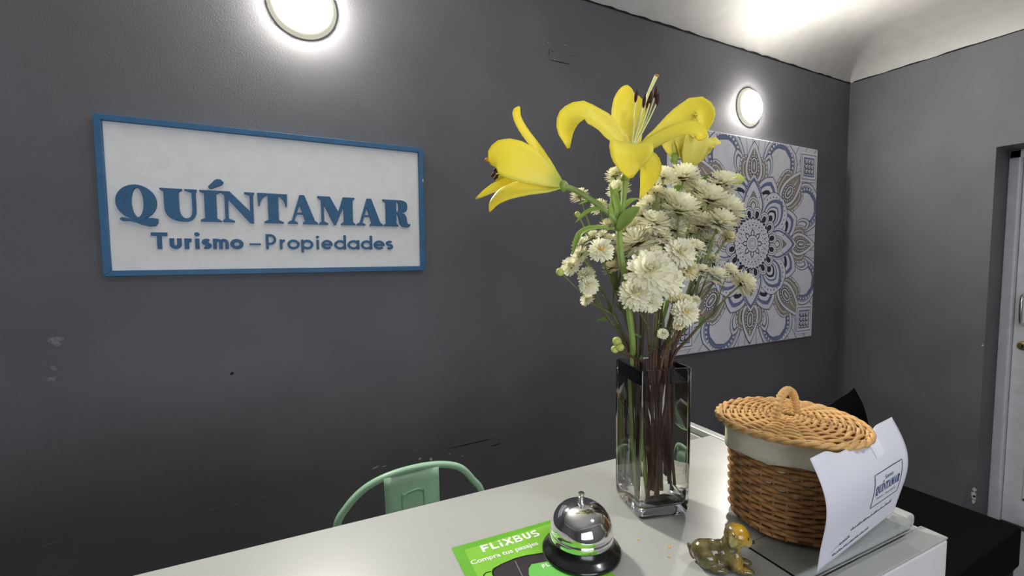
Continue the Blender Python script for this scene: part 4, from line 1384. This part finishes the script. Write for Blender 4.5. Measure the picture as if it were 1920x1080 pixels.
fl([(0, 0), (150, 0), (150, 5), (90, 8.5), (40, 9.5), (13, 10), (10, 205), (0, 205)], 'flyer_dark', 'green_border')
bus = [(27.5, 120), (27.9, 63), (29.5, 58), (33, 54.5), (45, 51.5), (62.5, 49.2), (76, 50), (95, 54), (125, 60), (132, 66), (132, 120)]
fl(bus, 'flyer_black', 'bus_outline', 1)
fl([(29.5, 120), (29.9, 64), (31.5, 59.5), (35, 56.5), (45, 53.5), (62, 51.4), (76, 52), (95, 56), (124, 62), (130, 67), (130, 120)], 'flyer_bus', 'bus_picture', 2)
G().strip([(.0602, .054), (.0588, .066), (.0572, .080), (.056, .1)], .0009, FO + EZ * .00075, FX, FD).build('bus_pillar', M['flyer_grey'], flyer)
G().strip([(.0288, .0585), (.0225, .058), (.0190, .0605), (.0175, .066), (.017, .078)], .0014, FO + EZ * .00075, FX, FD).build('bus_mirror', M['flyer_black'], flyer)
fl([(62, 120), (64.5, 81), (69, 72), (75, 67), (88, 69.5), (122, 76), (128, 82), (128, 120)], 'flyer_badge', 'bus_badge', 4)
# FLIXBUS, drawn with strokes (x right, y down, millimetres)
def logo(g, x0, y0, sc, lay):
    o = FO + EZ * (.0006 + .00005 * lay)
    hgt = 13.5
    cnt = [0]

    def st(pts, wd=3.3, closed=False):
        cnt[0] += 1
        g.strip([((x0 + p[0] * sc) * mmv, (y0 + p[1] * sc) * mmv) for p in pts], wd * sc * mmv, o + EZ * (4e-6 * cnt[0]), FX, FD, closed=closed)
    st([(1.6, hgt), (1.6, 0)]); st([(1.6, 1.6), (10, 1.6)]); st([(1.6, 7), (9, 7)])
    st([(14, 0), (14, hgt)]); st([(14, hgt - 1.6), (22, hgt - 1.6)])
    st([(26, 4.6), (26, hgt)]); st([(26, -.2), (26, 3.0)])
    st([(31, 0), (36, 5.6), (41.5, hgt)]); st([(41.5, 0), (36.5, 7), (31, hgt)])
    st([(46, 0), (46, hgt)], 2.8); st([(46, 1.3), (51, 1.3), (53, 2.4), (53, 4.8), (51.2, 6.3), (46, 6.3)], 2.7); st([(46, 7.0), (52, 7.0), (54.2, 8.4), (54.2, 10.9), (52, 12.2), (46, 12.2)], 2.7)
    st([(59.5, 0), (59.5, 8.5), (60.6, 10.8), (63, 11.9), (65.2, 10.8), (66.3, 8.5), (66.3, 0)])
    st([(78.5, 1.6), (73, 1.6), (71.3, 2.8), (71.3, 5), (73, 6.4), (76.6, 7), (78.2, 8.4), (78.2, 10.6), (76.5, 11.9), (70.6, 11.9)])
    return g


logo(G(), 32, 11.2, .97, 6).build('logo_lettering', M['flyer_white'], flyer)
g = logo(G(), 84, 73, .42, 7)
g.build('badge_lettering', M['flyer_white'], flyer)
vs, fs = text_faces('Compra tus pasajes', .0104, .00025)
wtx = max(v[0] for v in vs)
k = .087 / wtx
G().add([FO + EZ * .0009 + FX * (.0120 + v[0] * k) + FD * (.0392 - v[1] * k * .95) for v in vs], fs).build('flyer_lettering', M['flyer_white'], flyer)

# ------------------------------------------------------------------ wicker basket
bkc = Vector((.590, .347, CT + .0033))
basket = thing('wicker_basket', 'round wicker basket with cream cloth liner and woven lid', 'basket', bkc)
NST = 30
RB, RT, BH = .0675, .0700, .108
NR = 19
for r in range(NR):
    z = .004 + r * (BH - .004) / (NR - 1)
    R_ = RB + (RT - RB) * z / BH
    if r == 0:
        R_ -= .002
    seg = NST * 4
    ph = rnd.uniform(0, .4)
    path = []
    for k in range(seg):
        a = 2 * PI * k / seg
        wv = .0021 * math.cos(NST / 2 * a + PI * (r % 2))
        path.append(bkc + Vector(((R_ + wv) * math.cos(a), (R_ + wv) * math.sin(a), z + .0008 * math.sin(a * 7 + r * 1.7) + .0012 * math.cos(NST / 2 * a + PI * (r % 2)))))
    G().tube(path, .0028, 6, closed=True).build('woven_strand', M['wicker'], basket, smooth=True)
for k in range(NST):
    a = 2 * PI * (k + .5) / NST
    G().tube([bkc + Vector((RB * math.cos(a), RB * math.sin(a), .002)), bkc + Vector((RT * math.cos(a), RT * math.sin(a), BH))], .0017, 5).build('stake', M['wicker'], basket, smooth=True)
G().lathe([(0, .002), (RB - .001, .002), (RB - .001, .005), (0, .005)], bkc, 40).build('basket_floor', M['wicker'], basket)
# cloth liner folded over the rim
g = G()
seg = 96
prof_ = lambda a: [(.0762 + .0006 * math.sin(a * 9), .094 + .004 * math.sin(a * 2 + .6) + .0015 * math.sin(a * 7)), (.0760 + .0007 * math.sin(a * 11 + 1), .104), (.0764 + .0005 * math.sin(a * 6), .116), (.0760, .1245), (.0735, .1275), (.0705, .125), (.0690, .118), (.0680, .100), (.066, .04)]
vs = []
for k in range(seg):
    a = 2 * PI * k / seg
    vs += [bkc + Vector((r * math.cos(a), r * math.sin(a), z)) for r, z in prof_(a)]
n = 9
g.add(vs, [(k * n + i, ((k + 1) % seg) * n + i, ((k + 1) % seg) * n + i + 1, k * n + i + 1) for k in range(seg) for i in range(n - 1)])
g.build('cloth_liner', M['liner'], basket, smooth=True, solid=.001)
# lid
lc = Vector((.592, .3495, CT + .1340))
LR = .0870
g = G()
g.lathe([(0, -.0022), (LR - .008, -.0042), (LR - .008, -.0058), (0, -.0040)], lc, 40)
lid = g.build('lid', M['wicker_lid'], basket)
NS = 22
tilt = lambda x, y: .0
dome = lambda r: .0060 * (1 - (r / LR) ** 2)
nr = 17
for r in range(nr):
    R_ = .010 + r * (LR - .015) / (nr - 1)
    seg = max(40, NS * 5)
    path = []
    for k in range(seg):
        a = 2 * PI * k / seg
        wv = .0021 * math.cos(NS / 2 * a + PI * (r % 2)) * min(1, R_ / .03)
        path.append(lc + Vector((R_ * math.cos(a), R_ * math.sin(a), dome(R_) + wv + .0012 * math.sin(2 * a + .8) * R_ / LR)))
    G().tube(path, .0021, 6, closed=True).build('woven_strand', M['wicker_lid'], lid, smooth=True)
for k in range(NS):
    a = 2 * PI * (k + .5) / NS
    G().tube([lc + Vector((q * math.cos(a), q * math.sin(a), dome(q) - .0004)) for q in (.008, .03, .055, LR - .003)], .0016, 5).build('spoke', M['wicker_lid'], lid, smooth=True)
for ph in (0, PI):
    path = [lc + Vector(((LR - .001 + .0018 * math.cos(a * 17 + ph)) * math.cos(a), (LR - .001 + .0018 * math.cos(a * 17 + ph)) * math.sin(a), -.0005 + .0022 * math.sin(a * 17 + ph) + .0012 * math.sin(2 * a + .8))) for a in [2 * PI * k / 200 for k in range(200)]]
    G().tube(path, .0028, 6, closed=True).build('lid_rim', M['wicker_lid'], lid, smooth=True)
hc = Vector((.578, .345, 0))
hd = Vector((.98, .10, 0)).normalized()
arch = smooth_path([hc - hd * .025 + EZ * (lc.z + .003), hc - hd * .0245 + EZ * (lc.z + .018), hc - hd * .016 + EZ * (lc.z + .036), hc + EZ * (lc.z + .0425), hc + hd * .015 + EZ * (lc.z + .036), hc + hd * .024 + EZ * (lc.z + .020), hc + hd * .027 + EZ * (lc.z + .003)], 90)
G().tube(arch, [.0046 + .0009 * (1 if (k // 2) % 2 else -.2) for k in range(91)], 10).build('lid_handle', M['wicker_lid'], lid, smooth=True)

# clear acrylic plate under the basket
ap = Vector((.4845, .262, CT + .0003))
plate = tag(G().obox(ap, (CU * -1), CV, EZ, .215, .074, .0026).build('acrylic_plate', M['acrylic'], bevel=.0004), 'clear acrylic plate lying under the wicker basket', 'plate')

# ------------------------------------------------------------------ sheet of paper
def paper(s_, t_):
    bl, br = Vector((.5085, .2655, CT + .0035)), Vector((.7235, .2860, CT + .0008))
    tl, tr = Vector((.4700, .2555, 1.45 - .2050)), Vector((.7040, .2835, 1.45 - .2110))
    p = bl.lerp(br, s_).lerp(tl.lerp(tr, s_), t_)
    bulge = math.sin(PI * t_ ** .9)
    p.y -= .0165 * bulge * (.75 + .25 * s_) - .004 * math.sin(2 * PI * t_)
    # top edge tucked under the lid rim
    sm = lambda a_, b_, x_: (lambda q_: q_ * q_ * (3 - 2 * q_))(min(1, max(0, (x_ - a_) / (b_ - a_))))
    p.z -= .0105 * sm(.500, .545, p.x) * (1 - sm(.622, .650, p.x)) * max(0, (t_ - .65) / .35) ** 1.2
    return p


def pn(s_, t_):
    e = 1e-3
    a = paper(min(s_ + e, 1), t_) - paper(max(s_ - e, 0), t_)
    b = paper(s_, min(t_ + e, 1)) - paper(s_, max(t_ - e, 0))
    return a.cross(b).normalized()      # towards the viewer


sheet = thing('paper_sheet', 'curved white sheet of paper with printed logo leaning on basket', 'paper', (.61, .27, CT))
g = G()
NXp, NYp = 28, 28
g.add([paper(i / NXp, j / NYp) for j in range(NYp + 1) for i in range(NXp + 1)],
      [(j * (NXp + 1) + i, j * (NXp + 1) + i + 1, (j + 1) * (NXp + 1) + i + 1, (j + 1) * (NXp + 1) + i) for j in range(NYp) for i in range(NXp)])
g.build('sheet', M['paper'], sheet, smooth=True, solid=.00025)
LIFT = .0004


def onp(vs, fs, x0, y0, sx_, sy_, key, name):
    """print laid on the curved sheet; (x0, y0) in sheet fractions"""
    G().add([paper(x0 + v[0] * sx_, y0 + v[1] * sy_) + pn(x0 + v[0] * sx_, y0 + v[1] * sy_) * LIFT for v in vs], fs).build(name, M[key], sheet)


def pstrip(pts, wd, key, name, closed=False):
    g_ = G()
    g_.strip(pts, wd, Vector((0, 0, 0)), EX, EYv, closed=closed)
    G().add([paper(p.x, p.y) + pn(p.x, p.y) * LIFT for p in g_.v], g_.f).build(name, M[key], sheet)


lx0, lx1, ly0, ly1 = .535, .905, .335, .665
fr = []
for a, b in (((lx0, ly0), (lx1, ly0)), ((lx1, ly0), (lx1, ly1)), ((lx1, ly1), (lx0, ly1)), ((lx0, ly1), (lx0, ly0))):
    fr += [(a[0] + (b[0] - a[0]) * k / 10, a[1] + (b[1] - a[1]) * k / 10) for k in range(10)]
pstrip(fr, .008, 'ink', 'printed_frame', True)
vs, fs = [], []
xo = WORD[0][1]
for ch, x in WORD:
    for poly in GL[ch]:
        b = len(vs)
        vs += [((x - xo) / .806 + p[0] * CAP / .806, p[1]) for p in poly]
        fs.append(tuple(range(b, b + len(poly))))
onp(vs, fs, lx0 + .022, .458, lx1 - lx0 - .044, .085, 'ink_blue', 'printed_name')
for body, x0, y0, wd, hg, key in (('Somos', .665, .575, .115, .06, 'ink'), ('Turismo - Propiedades', .585, .395, .27, .035, 'ink')):
    vs, fs = text_faces(body, 1.0)
    wmax = max(v[0] for v in vs)
    onp([(v[0] / wmax, v[1]) for v in vs], fs, x0, y0, wd, hg, key, 'printed_line')
# lines of loose handwriting
for x0, x1, y0, amp in ((.33, .86, .225, .034), (.22, .34, .145, .036), (.15, .60, .075, .028)):
    pts = []
    n = int((x1 - x0) * 260)
    for k in range(n + 1):
        t_ = k / n
        a = k * 1.25
        gate = 1 if math.sin(k * .37 + x0 * 40) > -.75 else .12
        pts.append((x0 + (x1 - x0) * t_ + .004 * math.cos(a), y0 + amp * gate * (.5 + .5 * math.sin(a)) * (.6 + .4 * math.sin(k * .9 + x0 * 9)) + .010 * (t_ - .5)))
    pstrip(pts, .0075, 'ink_pen', 'handwriting')
pstrip([(.12 + .03 * k, .12 + .0085 * k) for k in range(8)], .003, 'ink_pen', 'handwriting')
G().add([paper(.615 + .10 * i / 4, .80 + .17 * j / 4) + pn(.615 + .10 * i / 4, .80 + .17 * j / 4) * .0006 for j in range(5) for i in range(5)],
        [(j * 5 + i, j * 5 + i + 1, (j + 1) * 5 + i + 1, (j + 1) * 5 + i) for j in range(4) for i in range(4)]).build('clear_tape', M['tape'], sheet, smooth=True)

# ------------------------------------------------------------------ puppy figurine
dO = Vector((.4075, .3490, CT + .0002))
dx = Vector((.70, -.714, 0)).normalized()
dy = Vector((-dx.y, dx.x, 0))
puppy = thing('puppy_figurine', 'small glazed ceramic puppy figurine sitting beside the basket', 'figurine', dO)
mm = .001
g = G()
RX = Matrix((dx, dy, EZ)).transposed()


def de(c, r, ry=0.0, rz=0.0, nu=18, nv=12):
    R_ = RX @ Matrix.Rotation(math.radians(rz), 3, 'Z') @ Matrix.Rotation(math.radians(ry), 3, 'Y')
    g.ell(dO + dx * (c[0] * mm) + dy * (c[1] * mm) + EZ * (c[2] * mm), [q * mm for q in r], R_, nu, nv)


de((15, 0, 13.5), (14, 13, 13.4))
de((22, 0, 16), (15, 12, 12.5), -10)
de((33, 0, 17), (15, 11, 13), -12)
de((42, 0, 20), (11, 11.5, 18))
de((46, 0, 10), (10, 10.5, 10))
de((28, 0, 9), (16, 11.5, 9))
de((46, 0, 33), (10, 9.5, 12))
de((49, 0, 39.5), (13.5, 13, 12.5))
de((57, 0, 35), (8, 8, 7), 15)
de((60, 0, 32.5), (4.5, 5.5, 4.5))
for s in (-1, 1):
    de((44, s * 11.5, 38), (4.5, 3.2, 9.5), 12)
    de((47, s * 7, 12), (6, 5, 13), 8)
    de((56, s * 8, 4.2), (11, 5, 4.4))
    de((18, s * 11, 10), (11, 5.5, 10))
    de((30, s * 14, 4), (10, 4.6, 4.0), 0, -s * 8)
de((2.5, 2, 8), (3, 2.6, 8), -18)
de((-.5, 3, 15), (2.2, 2.0, 4.5), -10)
me = g.mesh('puppy_body', M['dog'], WL[puppy.name])
tmp = bpy.data.objects.new('tmp', me)
C.objects.link(tmp)
rm = tmp.modifiers.new('remesh', 'REMESH')
rm.mode = 'VOXEL'
rm.voxel_size = .0009
smo = tmp.modifiers.new('smooth', 'SMOOTH')
smo.iterations = 7
smo.factor = .5
dg = bpy.context.evaluated_depsgraph_get()
me2 = bpy.data.meshes.new_from_object(tmp.evaluated_get(dg))
bpy.data.objects.remove(tmp)
me2.name = 'puppy_body'
zmin = min(v.co.z for v in me2.vertices)
for v in me2.vertices:
    v.co.z -= zmin
if not me2.materials:
    me2.materials.append(M['dog'])
me2.polygons.foreach_set('use_smooth', [True] * len(me2.polygons))
body = bpy.data.objects.new('puppy_body', me2)
C.objects.link(body)
body.parent = puppy
WL[body.name] = WL[puppy.name]
# glaze: olive brown body, golden yellow face and chest, pale ears
nt = M['dog'].node_tree
p = nt.nodes['Principled BSDF']
geo = nt.nodes.new('ShaderNodeNewGeometry')


def blob(center, r0, r1):
    d_ = nt.nodes.new('ShaderNodeVectorMath')
    d_.operation = 'DISTANCE'
    nt.links.new(geo.outputs['Position'], d_.inputs[0])
    d_.inputs[1].default_value = dO + dx * (center[0] * mm) + dy * (center[1] * mm) + EZ * (center[2] * mm)
    nz = nt.nodes.new('ShaderNodeTexNoise')
    nz.inputs['Scale'].default_value = 260
    nt.links.new(geo.outputs['Position'], nz.inputs['Vector'])
    ma = nt.nodes.new('ShaderNodeMath')
    ma.operation = 'MULTIPLY_ADD'
    ma.inputs[1].default_value = .010
    nt.links.new(nz.outputs['Fac'], ma.inputs[0])
    nt.links.new(d_.outputs['Value'], ma.inputs[2])
    mr_ = nt.nodes.new('ShaderNodeMapRange')
    mr_.interpolation_type = 'SMOOTHSTEP'
    mr_.inputs['From Min'].default_value = r1 * mm + .005
    mr_.inputs['From Max'].default_value = r0 * mm + .005
    nt.links.new(ma.outputs[0], mr_.inputs['Value'])
    return mr_.outputs['Result']


prev = None
base_n = nt.nodes.new('ShaderNodeTexNoise')
base_n.inputs['Scale'].default_value = 120
nt.links.new(geo.outputs['Position'], base_n.inputs['Vector'])
cr = nt.nodes.new('ShaderNodeValToRGB')
cr.color_ramp.elements[0].color = srgb(72, 66, 38)
cr.color_ramp.elements[0].position = .3
cr.color_ramp.elements[1].color = srgb(116, 106, 62)
cr.color_ramp.elements[1].position = .7
nt.links.new(base_n.outputs['Fac'], cr.inputs['Fac'])
prev = cr.outputs['Color']
for cen, r0, r1, col in (((53, -5, 14), 6, 15, srgb(164, 134, 52)), ((57, -4, 33), 8, 14, srgb(176, 154, 80)), ((53, -4, 46), 6, 15, srgb(190, 146, 34)), ((43, -13, 39), 3, 7, srgb(164, 158, 96)), ((43, 13, 39), 3, 7, srgb(164, 158, 96))):
    mx = nt.nodes.new('ShaderNodeMix')
    mx.data_type = 'RGBA'
    nt.links.new(blob(cen, r0, r1), mx.inputs['Factor'])
    nt.links.new(prev, mx.inputs['A'])
    mx.inputs['B'].default_value = col
    prev = mx.outputs['Result']
nt.links.new(prev, p.inputs['Base Color'])
wv = nt.nodes.new('ShaderNodeTexNoise')
wv.inputs['Scale'].default_value = 330
nt.links.new(geo.outputs['Position'], wv.inputs['Vector'])
bmp = nt.nodes.new('ShaderNodeBump')
bmp.inputs['Strength'].default_value = .5
bmp.inputs['Distance'].default_value = .0012
nt.links.new(wv.outputs['Fac'], bmp.inputs['Height'])
nt.links.new(bmp.outputs['Normal'], p.inputs['Normal'])
dp = lambda c: dO + dx * (c[0] * mm) + dy * (c[1] * mm) + EZ * (c[2] * mm)
G().ell(dp((64.6, 0, 34.5)), (.0022, .0026, .0020), nu=10, nv=7).build('nose', M['dog_black'], puppy, smooth=True)
for s in (-1, 1):
    G().ell(dp((58.2, s * 7.2, 41.5)), (.0018, .0018, .0020), nu=10, nv=7).build('eye', M['dog_black'], puppy, smooth=True)

# specks of pollen and petal fallen on the counter
for u, v, r_, lab in ((1254, 1026, .0022, 'largest orange pollen crumb on the counter between bell and puppy'), (1197, 1013, .0013, 'tiny ochre pollen crumb just in front of the vase'),
                      (1254, 1045, .0014, 'tiny ochre pollen crumb nearest the counter front between bell and puppy')):
    dr = at(u, v, 1) - EYE
    c_ = EYE + dr * ((CT - EYE.z) / dr.z)
    pts = [(r_ * random.uniform(.5, 1.2) * math.cos(2 * PI * k / 9), r_ * random.uniform(.4, .9) * math.sin(2 * PI * k / 9)) for k in range(9)]
    tag(G().prism(pts, Vector((c_.x, c_.y, CT + .0001)), EX, EYv, EZ, .0007).build('pollen_crumb', M['mum_eye']), lab, 'crumb', 'crumbs fallen from the flowers')
